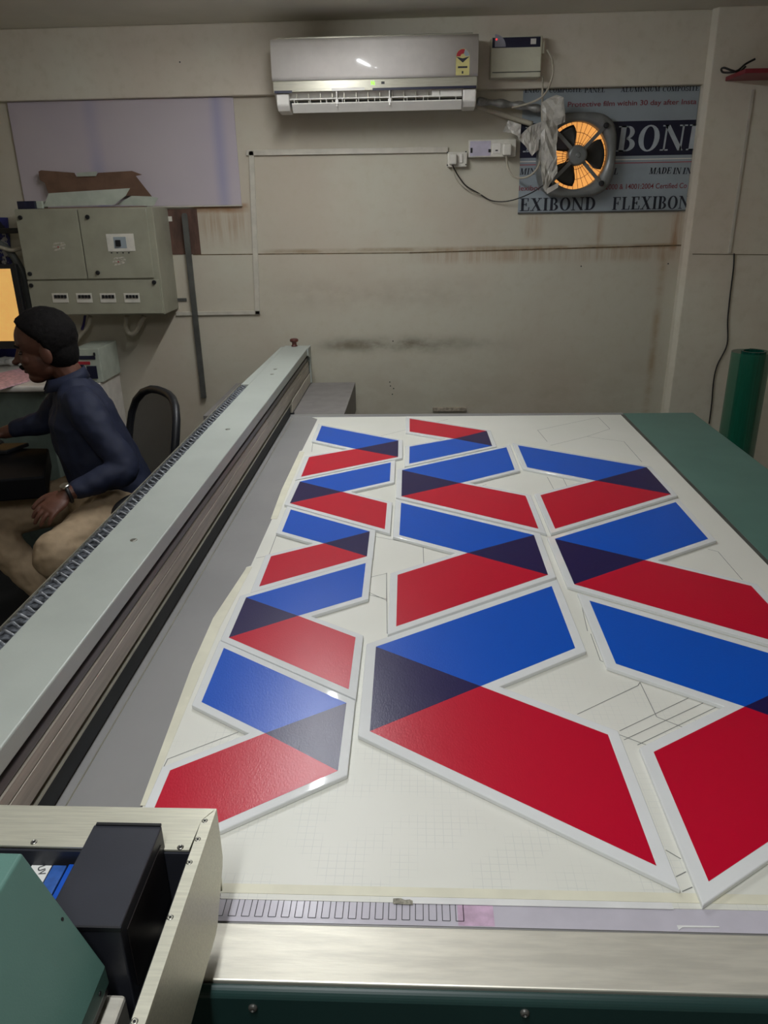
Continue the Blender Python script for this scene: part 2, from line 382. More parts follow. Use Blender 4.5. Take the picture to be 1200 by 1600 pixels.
for px, py in ((209, 844), (356, 671), (425, 585), (430, 577)):
    q = atz(px, py, BT)
    MB().lathe([(0.0075, -.001), (0.0075, 0.0012), (0.005, 0.002), (0.002, 0.0012)], q, seg=14).build('cover_screw', M['screw'], gb, smooth=True)
# cable chain in a tray on the far side of the beam
ch = MB().box((XB - 0.038, Y0, 0.985), (XB - 0.001, 3.02, 0.992)).box((XB - 0.0375, Y0, 0.99), (XB - 0.0355, 3.02, BT - .001)).build('chain_tray', M['silver'], gb)
yy = 0.85
k = 0
tagcount = 0
proto = None
lk = MB()
lk.box((-0.016, -0.014, 0), (-0.012, 0.014, 0.028)); lk.box((0.012, -0.014, 0), (0.016, 0.014, 0.028))
lk.box((-0.016, -0.006, 0.026), (0.016, 0.006, 0.031)); lk.tube([(-0.016, 0, .028), (0, 0.006, .036), (0.016, 0, .028)], 0.0035, seg=6)
chm = mat('dark_chain_plastic', (104, 108, 114), .35, var=.35, scale=120)
while yy < 3.0:
    if proto is None:
        proto = lk.build('chain_link', chm, gb, bevel=0.0015); base_l = proto
        o = proto
    else:
        o = proto.copy(); COL.objects.link(o)
    o.location = (XB - 0.0185, yy, 1.003)
    o.scale = (1.06, 1.15, 1.1); o.rotation_euler = (0.18, 0, 0.12 * (1 if k % 2 else -1))
    yy += 0.027; k += 1
b = MB().prism([(XB - .001, 3.02, BT - .002), (XB - .034, 3.02, BT - .002), (XB - .018, 3.9, BT - .002), (XB - .001, 3.9, BT - .002)], (0, 0, -0.05))
b.build('side_cover', M['beam'], gb, bevel=0.002)

# print carriage at the near end
cg = thing('print_carriage', (-0.4, 0.4, 0.88), 'print carriage of pale aluminium frame with charcoal lamp box and teal green hood', 'carriage')
ZC = 1.03; CXR = -0.241; CYB = 0.708; CXL = -0.55
b = MB()
z0 = 0.893
prof = [(CXR, CYB, ZC), (CXR, CYB, 0.955), (CXR, CYB - 0.006, 0.943), (CXR, CYB - 0.05, z0 + .004), (CXR, CYB - 0.06, z0), (CXR, 0.05, z0), (CXR, 0.05, ZC)]
MB().prism(prof, (-0.004, 0, 0)).build('right_plate', M['alu_box'], cg, bevel=0.0008)
MB().prism([(CXR - .0001, CYB - .002, ZC - .0005), (CXR - .0001, 0.05, ZC - .0005), (CXR - .0135, 0.05, ZC - .0005), (CXR - .0135, CYB - 0.021, ZC - .0005)], (0, 0, .0012)).build('right_rim', M['alu_box'], cg)
MB().prism([(CXR - .0012, CYB, ZC), (CXR - .0135, CYB - .0195, ZC), (CXR - .016, CYB - .064, ZC), (CXL, CYB - .062, ZC), (CXL, CYB, ZC)], (0, 0, -.003)).build('rear_rim', M['alu_box'], cg, bevel=0.0005)
MB().box((CXL, CYB - .004, 0.90), (CXR - .005, CYB, ZC - .003)).build('rear_plate', M['alu_box'], cg)
MB().box((CXL, CYB - .066, 0.91), (CXR - .0145, CYB - .063, ZC - .004)).build('inner_wall', M['lampbox'], cg)
MB().box((CXL, 0.05, 0.895), (CXR - .005, CYB - .07, 0.905)).build('floor_plate', M['black'], cg)
MB().box((CXR - .0160, 0.05, 0.905), (CXR - .0145, CYB - .066, ZC - .004)).build('inner_wall', M['black'], cg)
for px, py in ((53, 1316), (282, 1324), (320, 1283), (309, 1312), (296, 1348), (266, 1434), (210, 1597)):
    q = atz(px, py, ZC)
    MB().lathe([(0.0038, -0.0005), (0.0038, 0.0006), (0.0026, 0.0012), (0.0024, 0.0012), (0.0022, 0.0004)], q, seg=16).build('screw', M['screw'], cg, smooth=True)
    MB().lathe([(0.0015, 0.0), (0.0015, 0.0014)], q, seg=6).build('screw_socket', M['black'], cg)
# charcoal lamp box
LT = 1.06
lx0 = atz(147, 1288, LT).x; lx1 = atz(253, 1290, LT).x; ly1 = atz(147, 1288, LT).y; ly0 = atz(190, 1450, LT).y
lb = MB().box((lx0, ly0, 0.925), (lx1, ly1, LT)).build('lamp_housing', M['lampbox'], cg, bevel=0.0018)
MB().box((lx1 + .0002, ly0 + .012, 0.965), (lx1 + .0012, ly1 - .012, LT - .016)).build('side_panel', mat('brown_black_panel', (38, 34, 34), .35), lb)
MB().box((lx0 + .003, ly1 - .002, LT - .001), (lx1 - .001, ly1 + .0015, LT + .0018)).build('lid_lip', M['black'], lb)
MB().box((lx0 + .0, ly0 - .001, LT - .004), (lx1 + .001, ly0 + .0012, LT + .0008)).build('lid_lip', M['black'], lb)
# blue ink modules and white label
MB().box((lx0 - 0.050, 0.50, 0.94), (lx0 - 0.034, CYB - .072, 1.012)).build('ink_module', M['blue2'], cg, bevel=0.001)
MB().box((lx0 - 0.031, 0.50, 0.94), (lx0 - 0.010, CYB - .072, 1.014)).build('ink_module', M['blue'], cg, bevel=0.001)
MB().box((lx0 - 0.13, 0.50, 0.93), (lx0 - 0.054, CYB - .070, 1.004)).build('ink_tray', M['lampbox'], cg, bevel=0.001)
a = atz(56, 1351, 1.0045); c = atz(84, 1350, 1.0045)
lab = MB().box((a.x - .004, a.y - .035, 1.0042), (c.x - .001, a.y - .001, 1.0047)).build('sticker', M['paper'], cg)
def text_mesh(s, size, name, material, parent, xf, width=None, bold=0.0, extr=0.0):
    cu = bpy.data.curves.new('t', 'FONT'); cu.body = s; cu.size = size; cu.offset = bold; cu.extrude = extr
    to = bpy.data.objects.new('t', cu); COL.objects.link(to)
    bpy.context.view_layer.update()
    me = bpy.data.meshes.new_from_object(to.evaluated_get(bpy.context.evaluated_depsgraph_get()))
    bpy.data.objects.remove(to); bpy.data.curves.remove(cu)
    xs = [v.co.x for v in me.vertices]; sc = (width / (max(xs) - min(xs))) if width else 1.0; x0 = min(xs)
    for v in me.vertices: v.co = xf @ Vector(((v.co.x - x0) * sc, v.co.y, v.co.z))
    me.name = name; me.materials.clear(); me.materials.append(material)
    o = bpy.data.objects.new(name, me); COL.objects.link(o)
    if parent:
        o.parent = parent; o.matrix_parent_inverse = parent.matrix_world.inverted() if parent.type != 'EMPTY' else Matrix.Translation(-Vector(parent.location))
    return o
xf = Matrix.Translation((c.x - .016, a.y - .004, 1.0050)) @ Matrix.Rotation(math.radians(-62), 4, 'Z')
text_mesh('UV', 0.011, 'lettering', M['inkd'], lab, xf, bold=0.0002)
MB().box((CXR - .075, 0.05, 0.92), (CXR - .045, ly0 - .012, 0.985)).build('rail_block', M['alu_rail'], cg, bevel=0.004)
# teal hood: one bent sheet profile running along the beam
hy = 0.505
P0 = aty(35, 1332, hy); P1 = aty(165, 1508, hy); P2 = aty(172, 1535, hy)
hp = [(-0.80, hy, P0.z + .003), (P0.x, hy, P0.z), (P1.x, hy, P1.z), (P2.x, hy, P2.z), (P2.x - .005, hy, P2.z), (P1.x - .006, hy, P1.z - .002), (P0.x - .003, hy, P0.z - .006), (-0.80, hy, P0.z - .003)]
hood = MB().prism(hp, (0, -0.62, 0)).build('hood', M['green'], cg, bevel=0.0025, bseg=3)
MB().prism([(-0.80, hy - .003, P0.z - .004), (P0.x - .002, hy - .003, P0.z - .004), (P1.x - .005, hy - .003, P1.z), (P2.x - .005, hy - .003, P2.z + .002), (-0.555, hy - .003, P2.z + .002), (-0.555, hy - .003, 1.045), (-0.80, hy - .003, 1.045)], (0, -0.003, 0)).build('hood_end', M['green'], cg)
MB().box((P2.x - .008, -0.07, P2.z - .012), (P2.x - .003, hy - .001, P2.z)).build('hood_seal', M['black'], cg)
nrm = Vector((P0.z - P1.z, 0, P1.x - P0.x)).normalized()
def on_slope(px, py):                                   # point on the sloping hood face
    r = ray(px, py); tt = (P0 - CAM).dot(nrm) / r.dot(nrm); return CAM + r * tt
q = on_slope(97, 1436)
MB().lathe([(0.0016, -.001), (0.0016, .0006)], q, nrm, seg=14).build('hood_hole', M['black'], cg)
q = on_slope(163, 1536); q.x = P1.x + .0008
MB().lathe([(0.0022, -.001), (0.0022, .0006)], (P1.x * .5 + P2.x * .5, hy - .02, P1.z * .5 + P2.z * .5), (1, 0, 0.02), seg=14).build('hood_hole', M['black'], cg)

# ------------------------------------------------------------------ sheet, tapes, ruler on the bed
SZ = ZT + 0.0022
def Z_(pts, z): return [atz(px, py, z) for px, py in pts]
sheet_px = [(488, 652), (970, 648)]
P = Z_(sheet_px, SZ) + [Vector((0.873, 2.6, SZ)), Vector((0.873, 0.735, SZ))] + Z_([(345, 1404), (262, 1400)], SZ) + Z_([(222, 1262), (318, 1030), (385, 886), (392, 884), (424, 813), (468, 705), (472, 704), (496, 655)], SZ)
P[-9] = Vector((-0.262, 0.742, SZ)); 
P = [Vector((p.x, p.y, ZT + 0.0004)) for p in P]
sh_mb = MB().prism(P, (0, 0, 0.0018))
sheet_tags = ( 'big white backing sheet with pencilled grid lying under the printed chevrons', 'sheet')
ln = sh_mb
def pline(p0, p1, wd=0.0007):
    a = atz(*p0, SZ + .0003); c = atz(*p1, SZ + .0003); d = (c - a); n = Vector((-d.y, d.x, 0)).normalized() * wd
    ln.ngon([a - n, c - n, c + n, a + n], 1)
for ps in [[(855, 690), (840, 672), (935, 652), (953, 670), (917, 682), (975, 690), (1003, 722)], [(917, 682), (860, 696)], [(655, 655), (640, 665)], [(855, 745), (865, 764)], [(880, 748), (886, 760)],
           [(1106, 858), (1122, 862), (1160, 906)], [(902, 1116), (997, 1071), (1000, 1066), (1026, 1120), (1066, 1136)], [(968, 1142), (1085, 1086)], [(975, 1156), (1108, 1094)], [(996, 1164), (1125, 1102)], [(968, 1148), (1010, 1164)],
           [(584, 838), (661, 852), (662, 880)], [(578, 902), (604, 896), (604, 940)], [(575, 925), (604, 938)], [(1040, 1328), (1064, 1342)], [(1056, 1370), (1072, 1362)], [(1066, 1393), (1082, 1386)],
           [(256, 1198), (262, 1186), (372, 1144)], [(905, 930), (918, 986)], [(923, 990), (938, 1032), (955, 1040)], [(560, 690), (700, 655)], [(487, 706), (489, 690)], [(400, 872), (420, 868), (432, 836)], [(716, 770), (760, 757)], [(402, 905), (395, 930)],
           [(560, 925), (604, 936)], [(604, 895), (605, 990)], [(840, 940), (850, 948)], [(1108, 1010), (1110, 1012)]]:
    for i in range(len(ps) - 1): pline(ps[i], ps[i + 1])
sh = sh_mb.build('backing_sheet', [M['sheet'], M['ink']]); tag(sh, *sheet_tags)
# tapes along the left edge and the near edge
def flat(name, pts, z0, th, m, label, cat, group=None):
    Q = [Vector((p.x, p.y, z0)) for p in Z_(pts, z0)]
    return tag(MB().prism(Q, (0, 0, th)).build(name, m), label, cat, group)
flat('masking_tape', [(219, 1259), (300, 1040), (333, 966), (386, 886), (394, 886), (345, 978), (316, 1046), (234, 1245), (228, 1259)], SZ + .0002, .0006, M['tape_y'], 'yellowed masking tape along the left sheet edge, nearest strip', 'tape')
flat('masking_tape', [(423, 811), (440, 765), (468, 706), (476, 706), (452, 762), (433, 811)], SZ + .0002, .0006, M['tape_y'], 'yellowed masking tape along the left sheet edge, farther strip beside the upper chevrons', 'tape')
fl = Vector((-0.262, 0, 0))
tag(MB().box((-0.262, 0.7435, SZ + .0001), (0.873, 0.7585, SZ + .0006)).build('masking_tape', M['tape_y']), 'long yellowed masking tape across the near edge of the sheet', 'tape')
rz = ZT + 0.0008
ln = MB().box((-0.30, 0.7015, rz), (0.873, 0.7385, rz + .0006))
ruler_tags = ( 'lilac grey measuring strip with black boxes along the near edge of the bed', 'strip')
def rl(x0, y0, x1, y1, wd=0.0005):
    a = Vector((x0, y0, rz + .0009)); c = Vector((x1, y1, rz + .0009)); d = c - a; n = Vector((-d.y, d.x, 0)).normalized() * wd
    ln.ngon([a - n, c - n, c + n, a + n], 1)
xx = -0.262
while xx < 0.055:
    rl(xx, 0.709, xx + .0100, 0.709); rl(xx, 0.709, xx, 0.735); rl(xx + .0100, 0.709, xx + .0100, 0.735); 
    if xx < -0.03: rl(xx, 0.735, xx + .010, .735)
    xx += .0173
rs = ln.build('ruler_strip', [M['ruler'], M['inkd']]); tag(rs, *ruler_tags)
MB().box((0.052, 0.7025, rz + .0007), (0.098, 0.733, rz + .0009)).build('ink_smear', M['stainp'], rs)
tag(MB().box((-0.02, 0.733, SZ + .0002), (0.33, 0.7430, SZ + .0007)).build('white_tape', M['tape_w']), 'white tape strip over the far edge of the measuring strip', 'tape')
scr = MB()
a0 = atz(614, 1408, SZ + .0009)
scr.prism([a0 + Vector(v) for v in ((0, -.004, 0), (.026, -.005, 0), (.026, .001, 0), (.022, .003, 0), (.016, .002, 0), (.010, .0045, 0), (0, .004, 0))], (0, 0, .0004))
tag(scr.build('adhesive_patch', mat('grey_glue_residue', (150, 146, 132), .8, var=.25, scale=200)), 'grey torn glue patch on the white tape at the ruler', 'residue')
a0 = atz(1058, 1447, rz + .001)
tag(MB().prism([a0 + Vector(v) for v in ((0, -.006, 0), (.006, -.002, 0), (.052, -.001, 0), (.052, .001, 0), (0, .001, 0))], (0, 0, .0005)).build('tape_scrap', M['tape_w']), 'torn white tape scrap on the aluminium rail edge below the right chevron', 'tape')

# ------------------------------------------------------------------ printed chevron panels
PZ = ZT + 0.0024; TH = 0.0085
PANELS = [
 # (tip side, first band colour, 6 outline pts in order: a b(tip top) c(tip bottom) d e f(notch)), d: border, label
 ('A', 1, [(502.6, 665.2), (622.6, 688.3), (622, 714), (470.4, 745), (483, 714.2), (556, 701.5)], .016, 'small blue and crimson chevron panel in the far left corner of the sheet'),
 ('B', 1, [(610.7, 722.6), (468.6, 752.4), (452.9, 786.3), (601.3, 826.9), (604.8, 786.3), (534.8, 768.5)], .016, 'chevron panel second from the far end of the left column, violet corner at left'),
 ('C', 1, [(454.3, 796.1), (577.8, 830.4), (573.3, 869.3), (404.9, 916.5), (423.5, 869.3), (506, 849)], .016, 'middle chevron panel of the left column, violet corner at right'),
 ('D', 1, [(571.5, 879.8), (384.5, 933.6), (357.5, 996.3), (544.8, 1077.1), (555.6, 995.9), (466, 962.3)], .016, 'chevron panel second nearest in the left column, violet corner at left'),
 ('E', 1, [(349.8, 1012.4), (541.3, 1098.5), (528, 1204.5), (206.7, 1344.6), (265.8, 1203.8), (414.2, 1145.7)], .016, 'nearest chevron panel of the left column, partly behind the print carriage'),
 ('F', 0, [(640, 654), (760.5, 673.3), (769, 696.7), (639.4, 724.7), (640, 697.8), (709.8, 685.5)], .016, 'small chevron panel at the far edge with crimson band above blue band'),
 ('G', 1, [(791.3, 698.8), (628.2, 734.5), (627.2, 775.5), (841.3, 826.2), (821.3, 774.8), (719.2, 754.8)], .017, 'middle column chevron panel, second from far edge, violet corner at left'),
 ('H', 1, [(626.8, 785.6), (834.3, 836), (856.3, 898.3), (619.1, 978.8), (621.2, 898.3), (730.8, 864)], .018, 'middle column chevron panel with violet corner pointing right, beyond the biggest one'),
 ('I', 1, [(862, 915.8), (587.3, 1010.6), (577.8, 1142.6), (1025.7, 1353), (949.8, 1147.9), (751, 1072.2)], .020, 'biggest chevron panel lying nearest in the middle of the bed'),
 ('J', 1, [(809, 695.7), (1010.3, 730), (1048.5, 772.3), (867.5, 826.2), (844.4, 773.7), (931.2, 751)], .017, 'farthest chevron panel of the right column beside the teal side cover'),
 ('K', 1, [(1055.8, 784.6), (866.8, 842), (897.3, 913), (1269, 1018.6), (1173.8, 915.5), (1007.5, 875.2)], .018, 'middle chevron panel of the right column with violet corner at left'),
 ('L', 1, [(920.9, 938.5), (1288.3, 1046), (1392.8, 1186.5), (1107.3, 1377.5), (1021.2, 1175), (1163.5, 1104.2)], .020, 'nearest chevron panel of the right column, cut by the photo edge')]
def offset(poly, d):
    n = len(poly); A = sum(poly[i].x * poly[(i + 1) % n].y - poly[(i + 1) % n].x * poly[i].y for i in range(n))
    s = 1 if A > 0 else -1; out = []
    for i in range(n):
        p0 = poly[i - 1]; p1 = poly[i]; p2 = poly[(i + 1) % n]
        e1 = (p1 - p0).normalized(); e2 = (p2 - p1).normalized()
        n1 = Vector((e1.y, -e1.x, 0)) * s; n2 = Vector((e2.y, -e2.x, 0)) * s
        m = (n1 + n2).normalized(); k = d / max(0.35, m.dot(n1)); out.append(p1 + m * k)
    return out
NOTCH = {'A': (493.5, 688), 'B': (609, 751.7), 'C': (440.6, 830.4), 'D': (565.4, 932.6), 'E': (314.8, 1097), 'F': (640, 674.3), 'G': (804.3, 733.8), 'H': (624, 836), 'I': (898.8, 1012.7), 'J': (823.8, 730.3), 'K': (1106.6, 842), 'L': (962.3, 1037)}
for nm, blue_first, pts, d, label in PANELS:
    T = [atz(px, py, PZ + TH) for px, py in list(pts) + [NOTCH[nm]]]
    outline = [Vector((p.x, p.y, PZ)) for p in T]
    b = MB().prism(offset(outline, d), (0, 0, TH))
    a_, tt_, tb_, d_, e_, nt, g_ = [Vector((p.x, p.y, PZ + TH + .00025)) for p in T]
    c1, c2 = (1, 2) if blue_first else (2, 1)
    b.ngon([a_, tt_, nt, g_], c1); b.ngon([tt_, tb_, nt], 3); b.ngon([nt, tb_, d_, e_], c2)
    o = b.build('chevron_panel', [M['acrylic'], M['p_blue'], M['p_red'], M['p_dark']], bevel=0.0016, bseg=3)
    tag(o, label, 'printed panel', 'printed chevron panels on the bed')

# ------------------------------------------------------------------ air conditioner
AY = 3.87
ac = thing('air_conditioner', (-0.19, AY + .1, 2.1), 'white split air conditioner with silver trim and open louvre high on the back wall', 'air conditioner')
A0 = aty(422, 60, AY); A1 = aty(747, 57, AY); xl, xr = -0.648, 0.266
def az(py): return aty(585, py, AY).z
zt_, zp, zn, zs = 2.388, az(123), az(136), az(141)
MB().prism([(xl, AY + .012, zt_), (xl, BY, zt_ + .01), (xl, BY, 2.125), (xl, AY + .09, 2.118), (xl, AY + .02, zs - .0), (xl, AY + .004, zp)], (xr - xl, 0, 0)).build('casing', M['plastic_w'], ac, bevel=0.006, bseg=3)
b = MB()
n = 10; prof = []
for i in range(n + 1):
    u = i / n; prof.append((AY + .016 * (1 - u) ** 2.2 - .007 * math.sin(u * math.pi), zt_ - (zt_ - zp) * u))
vs = [(x_, y_, z_) for x_ in (xl - .002, xr + .002) for y_, z_ in prof]
b.add(vs, [(i, i + 1, n + 2 + i, n + 1 + i) for i in range(n)])
o = b.build('front_panel', M['ac_face'], ac, smooth=True, solid=0.006)
MB().box((xl, AY - .002, zs), (xr, AY + .02, zp - .001)).build('trim_strip', M['ac_strip'], ac, bevel=0.002)
MB().box((xl + .005, AY - .004, zn - .016), (xl + .085, AY, zn - .006)).build('vent_line', M['navy'], ac)
MB().box((-0.20, AY - .004, zn - .014), (xr - .003, AY, zn - .004)).build('vent_line', M['navy'], ac)
MB().box((-0.385, AY - .004, zn - .012), (-0.235, AY, zn - .001)).build('vent_line', M['plastic_w'], ac)
for x0, x1 in ((xl + .01, xl + .068), (xr - .062, xr - .002)):
    MB().prism([(x0, AY + .008, zs - .002), (x0, AY + .008, zs - .05), (x0, AY + .03, zs - .072), (x0, AY + .12, zs - .08), (x0, AY + .12, zs)], (x1 - x0, 0, 0)).build('end_cheek', M['plastic_w'], ac, bevel=0.006, bseg=3)
MB().box((xl + .07, AY + .045, 2.125), (xr - .064, AY + .06, zs)).build('outlet', M['black'], ac)
for i in range(13):
    xx = xl + .10 + i * .054
    MB().box((xx, AY + .02, 2.135), (xx + .003, AY + .046, zs - .004)).build('outlet_fin', M['ac_strip'], ac)
MB().box((xr - .2, AY + .02, zs - .03), (xr - .066, AY + .046, zs - .002)).build('outlet_cover', M['plastic_w'], ac)
MB().prism([(xl + .07, AY + .012, zs - .024), (xl + .07, AY + .045, zs - .03), (xl + .07, AY + .045, zs - .034), (xl + .07, AY + .010, zs - .030)], (xr - xl - .135, 0, 0)).build('louvre', M['plastic_w'], ac, bevel=0.001)
MB().prism([(xl + .08, AY + .0, zs - .048), (xl + .08, AY + .03, zs - .082), (xl + .08, AY + .034, zs - .078), (xl + .08, AY + .004, zs - .043)], (xr - xl - .146, 0, 0)).build('louvre', M['plastic_w'], ac, bevel=0.001)
for xx in (-0.365, -0.127):
    MB().box((xx, AY - .002, zs - .06), (xx + .005, AY + .04, zs - .001)).build('louvre_link', M['plastic_w'], ac)
    MB().box((xx - .004, AY - .003, zs - .05), (xx + .009, AY + .006, zs - .034)).build('louvre_link', M['plastic_w'], ac)
for i in range(11):
    xx = xl + .09 + i * .073
    MB().box((xx, AY + .004, zs - .046), (xx + .0025, AY + .03, zs - .030)).build('louvre_pin', M['plastic_w'], ac)
XZ = Matrix.Rotation(math.radians(90), 4, 'X')
def wtext(s, px, py, h, width, Y, name, m, parent, bold=0.0):
    q = aty(px, py, Y)
    return text_mesh(s, h / 0.72, name, m, parent, Matrix.Translation(q) @ XZ, width, bold)
wtext('VOLTAS', 572, 108.5, 0.011, 0.062, AY - .006, 'logo', mat('logo_grey', (120, 118, 118), .4), ac, 0.0006)
q = aty(580, 132.5, AY - .003)
text_mesh('N:', 0.022, 'display_digit', M['led_g'], ac, Matrix.Translation(q) @ XZ, 0.017, 0.0006)
MB().box((q.x + .045, AY - .0032, q.z + .002), (q.x + .06, AY, q.z + .012)).build('sensor_window', M['black'], ac)
# energy label
e0 = aty(712, 118, AY - .004); e1 = aty(734, 76, AY - .004)
ex = (e0.x + e1.x) / 2; er = (e1.x - e0.x) / 2; ez = e1.z - er
lbm = MB().box((e0.x, AY - .0085, e0.z), (e1.x, AY - .008, ez))
lb_ = lbm.build('energy_label', M['yellow'], ac)
def disc_sector(b, cx, cz, r0, r1, a0, a1, Y, mi=0, n=10):
    pts = [(cx + r1 * math.cos(math.radians(a0 + (a1 - a0) * i / n)), Y, cz + r1 * math.sin(math.radians(a0 + (a1 - a0) * i / n))) for i in range(n + 1)]
    pin = [(cx + r0 * math.cos(math.radians(a0 + (a1 - a0) * i / n)), Y, cz + r0 * math.sin(math.radians(a0 + (a1 - a0) * i / n))) for i in range(n + 1)]
    for i in range(n): b.ngon([pts[i], pts[i + 1], pin[i + 1], pin[i]], mi)
b = MB(); disc_sector(b, ex, ez, 0.001, er, 0, 180, AY - .0084); disc_sector(b, ex, ez, er * .35, er * .95, 72, 178, AY - .0088, 1)
disc_sector(b, ex, ez, er * .35, er * .95, 2, 70, AY - .0088, 2)
b.ngon([(ex - er, AY - .0089, ez), (ex, AY - .0089, ez - er * .8), (ex + er, AY - .0089, ez), (ex, AY - .0089, ez - er * .25)], 3)
b.ngon([(ex - er * .7, AY - .0089, ez - er * 1.5), (ex + er * .7, AY - .0089, ez - er * 1.5), (ex + er * .7, AY - .0089, ez - er * 1.25), (ex - er * .7, AY - .0089, ez - er * 1.25)], 3)
b.ngon([(ex - er * .12, AY - .0089, e0.z + .006), (ex + er * .12, AY - .0089, e0.z + .006), (ex + er * .12, AY - .0089, e0.z + .016), (ex - er * .12, AY - .0089, e0.z + .016)], 3)
b.build('label_print', [M['yellow'], M['red'], M['sign'], M['signtext']], lb_)
MB().box((xl + .02, AY + .05, zt_), (xr - .02, BY - .01, zt_ + .014)).build('top_grille', M['ac_strip'], ac, bevel=.002)

# voltage stabiliser
SY = 4.03
st = thing('voltage_stabiliser', aty(806, 120, SY), 'small cream wall box with navy top band and red light right of the air conditioner', 'stabiliser')
s0 = aty(766, 122, SY); s1 = aty(848, 55, SY)
MB().box((s0.x, SY, s0.z), (s1.x, BY, s1.z)).build('enclosure', M['cream'], st, bevel=0.004)
def wrect(name, p0, p1, Y, th, m, parent, bevel=0):
    a = aty(*p0, Y); c = aty(*p1, Y)
    return MB().box((a.x, Y, min(a.z, c.z)), (c.x, Y + th, max(a.z, c.z))).build(name, m, parent, bevel=bevel)
wrect('display_band', (769, 75), (845, 57), SY - .002, .003, M['navy'], st)
wrect('bottom_slot', (769, 114), (845, 111), SY - .002, .003, M['black'], st)
wrect('badge', (829, 69), (838, 60), SY - .0035, .002, M['plastic_w'], st)
b = MB(); q = aty(773, 73.5, SY - .003); disc_sector(b, q.x, q.z, 0.001, .05, 0, 90, SY - .003)
b.build('scale_print', mat('pale_print', (150, 150, 160), .5), st)
q = aty(776, 61.5, SY - .004); MB().lathe([(0.003, -.001), (0.0035, .003)], q, (0, 1, 0), seg=14).build('indicator_light', M['led_r'], st)
MB().box((s1.x, SY + .01, s1.z - .07), (s1.x + .012, SY + .04, s1.z - .02)).build('cable_gland', M['cream'], st)

# ------------------------------------------------------------------ trunking, sockets, wires
def wtube(name, pts, r, Y, m, label=None, cat=None, parent=None, n=6, seg=8, ys=None, **k):
    P = [aty(px, py, (ys[i] if ys else Y)) for i, (px, py) in enumerate(pts)]
    o = MB().tube(spline(P, n), r, seg=seg, **k).build(name, m, parent, smooth=True)
    if label: tag(o, label, cat)
    return o
tk = thing('cable_trunking', aty(400, 490, WY), 'pale plastic cable trunking framing a rectangle on the back wall', 'cable trunking')
def trunk(p0, p1, w_=.026, th=.012):
    a = aty(*p0, WY - .001); c = aty(*p1, WY - .001)
    d = (c - a); d.y = 0; nn = Vector((-d.z, 0, d.x)).normalized() * w_ / 2
    MB().prism([a - nn, c - nn, c + nn, a + nn], (0, -th, 0)).build('trunking_length', M['conduit'], tk, bevel=.0015)
trunk((385, 239), (700, 234)); trunk((393, 236), (403, 491), .026); trunk((276, 490), (407, 488), .02)
ss = thing('switch_socket', aty(714, 260, WY), 'small white switched socket with a round plug under the trunking end', 'socket')
wrect('base_box', (699, 261), (730, 237), WY - .035, .034, M['switch'], ss, .003)
wrect('plug', (702, 257), (714, 240), WY - .062, .03, M['switch'], ss, .006)
wrect('rocker', (718, 254), (723, 240), WY - .042, .008, M['plastic_w'], ss, .002)
for p in ((699, 238), (728, 237), (699, 258), (728, 257)):
    q = aty(p[0], p[1], WY - .036); MB().lathe([(.003, -.002), (.0035, .002)], q, (0, 1, 0), seg=10).build('screw', M['black'], ss)
s2 = thing('socket_panel', aty(768, 246, WY), 'long white socket panel with plug beside the exhaust fan wiring', 'socket')
wrect('base_box', (732, 246), (807, 217), WY - .045, .044, M['switch'], s2, .003)
wrect('cover_film', (734, 244), (767, 220), WY - .047, .003, M['lilac'], s2)
wrect('switch_hole', (735, 239), (738.5, 231), WY - .049, .003, M['black'], s2)
wrect('socket_insert', (769, 240), (783, 223), WY - .049, .005, M['plastic_w'], s2, .002)
wrect('socket_slot', (774, 236), (778, 234), WY - .051, .003, M['black'], s2)
wrect('switch_hole', (763, 238), (767, 233), WY - .049, .003, M['black'], s2)
wrect('plug', (785, 243), (800, 224), WY - .085, .04, M['switch'], s2, .007)
wtube('supply_cord', [(855, 78), (862, 92), (864, 112), (858, 135), (846, 152), (825, 162), (800, 168)], .0045, WY - .05, M['cable_w'], 'grey white cord hanging down from the stabiliser beside the fan', 'cord', ys=[4.05, 4.03, 4.0, 4.0, 4.0, 4.02, 4.05])
wtube('plug_cord', [(791, 243), (794, 262), (803, 276), (822, 277), (838, 265), (845, 245), (848, 215), (847, 175), (848, 120)], .005, 4.03, M['cable_w'], 'thick cream cord looping from the socket panel up past the fan', 'cord', ys=[4.07, 4.07, 4.06, 4.05, 4.03, 4.02, 4.02, 4.02, 4.05])
wtube('fan_cord', [(707, 258), (716, 275), (728, 290), (748, 302), (770, 314), (800, 313), (838, 297), (866, 272), (888, 248)], .0028, 4.08, M['cable_b'], 'thin black cord drooping from the small socket to the fan hub', 'cord', ys=[4.09, 4.11, 4.12, 4.12, 4.12, 4.1, 4.06, 4.03, 4.03])
wtube('fan_cord', [(706, 258), (712, 278), (722, 290), (737, 300), (752, 304)], .002, 4.115, M['cable_w'], 'thin pale wire twisted beside the black fan cord under the small socket', 'cord')

# ------------------------------------------------------------------ sign board (cut-down composite sheet)
GY = WY - .004
sg0 = aty(809, 333, GY); sg1 = aty(1097, 133, GY)
sgn = thing('sign_board', (sg0.x, GY, sg0.z), 'grey composite sheet with FLEXIBOND lettering and navy band screwed behind the fan', 'sign')
bd = MB().box((sg0.x, GY, sg0.z), (1.333, WY, 2.196)).build('board', M['sign'], sgn)
wrect('navy_band', (812, 247), (1088, 187), GY - .0006, .0005, M['navy'], bd)
wrect('white_line', (812, 252), (1086, 248), GY - .0006, .0005, M['plastic_w'], bd)
wrect('red_line', (812, 258.5), (1086, 252), GY - .0007, .0005, M['red'], bd)
MB().box((sg0.x, GY - .004, sg0.z - .004), (1.333, WY - .001, sg0.z + .003)).build('edge_bead', M['steel'], sgn)
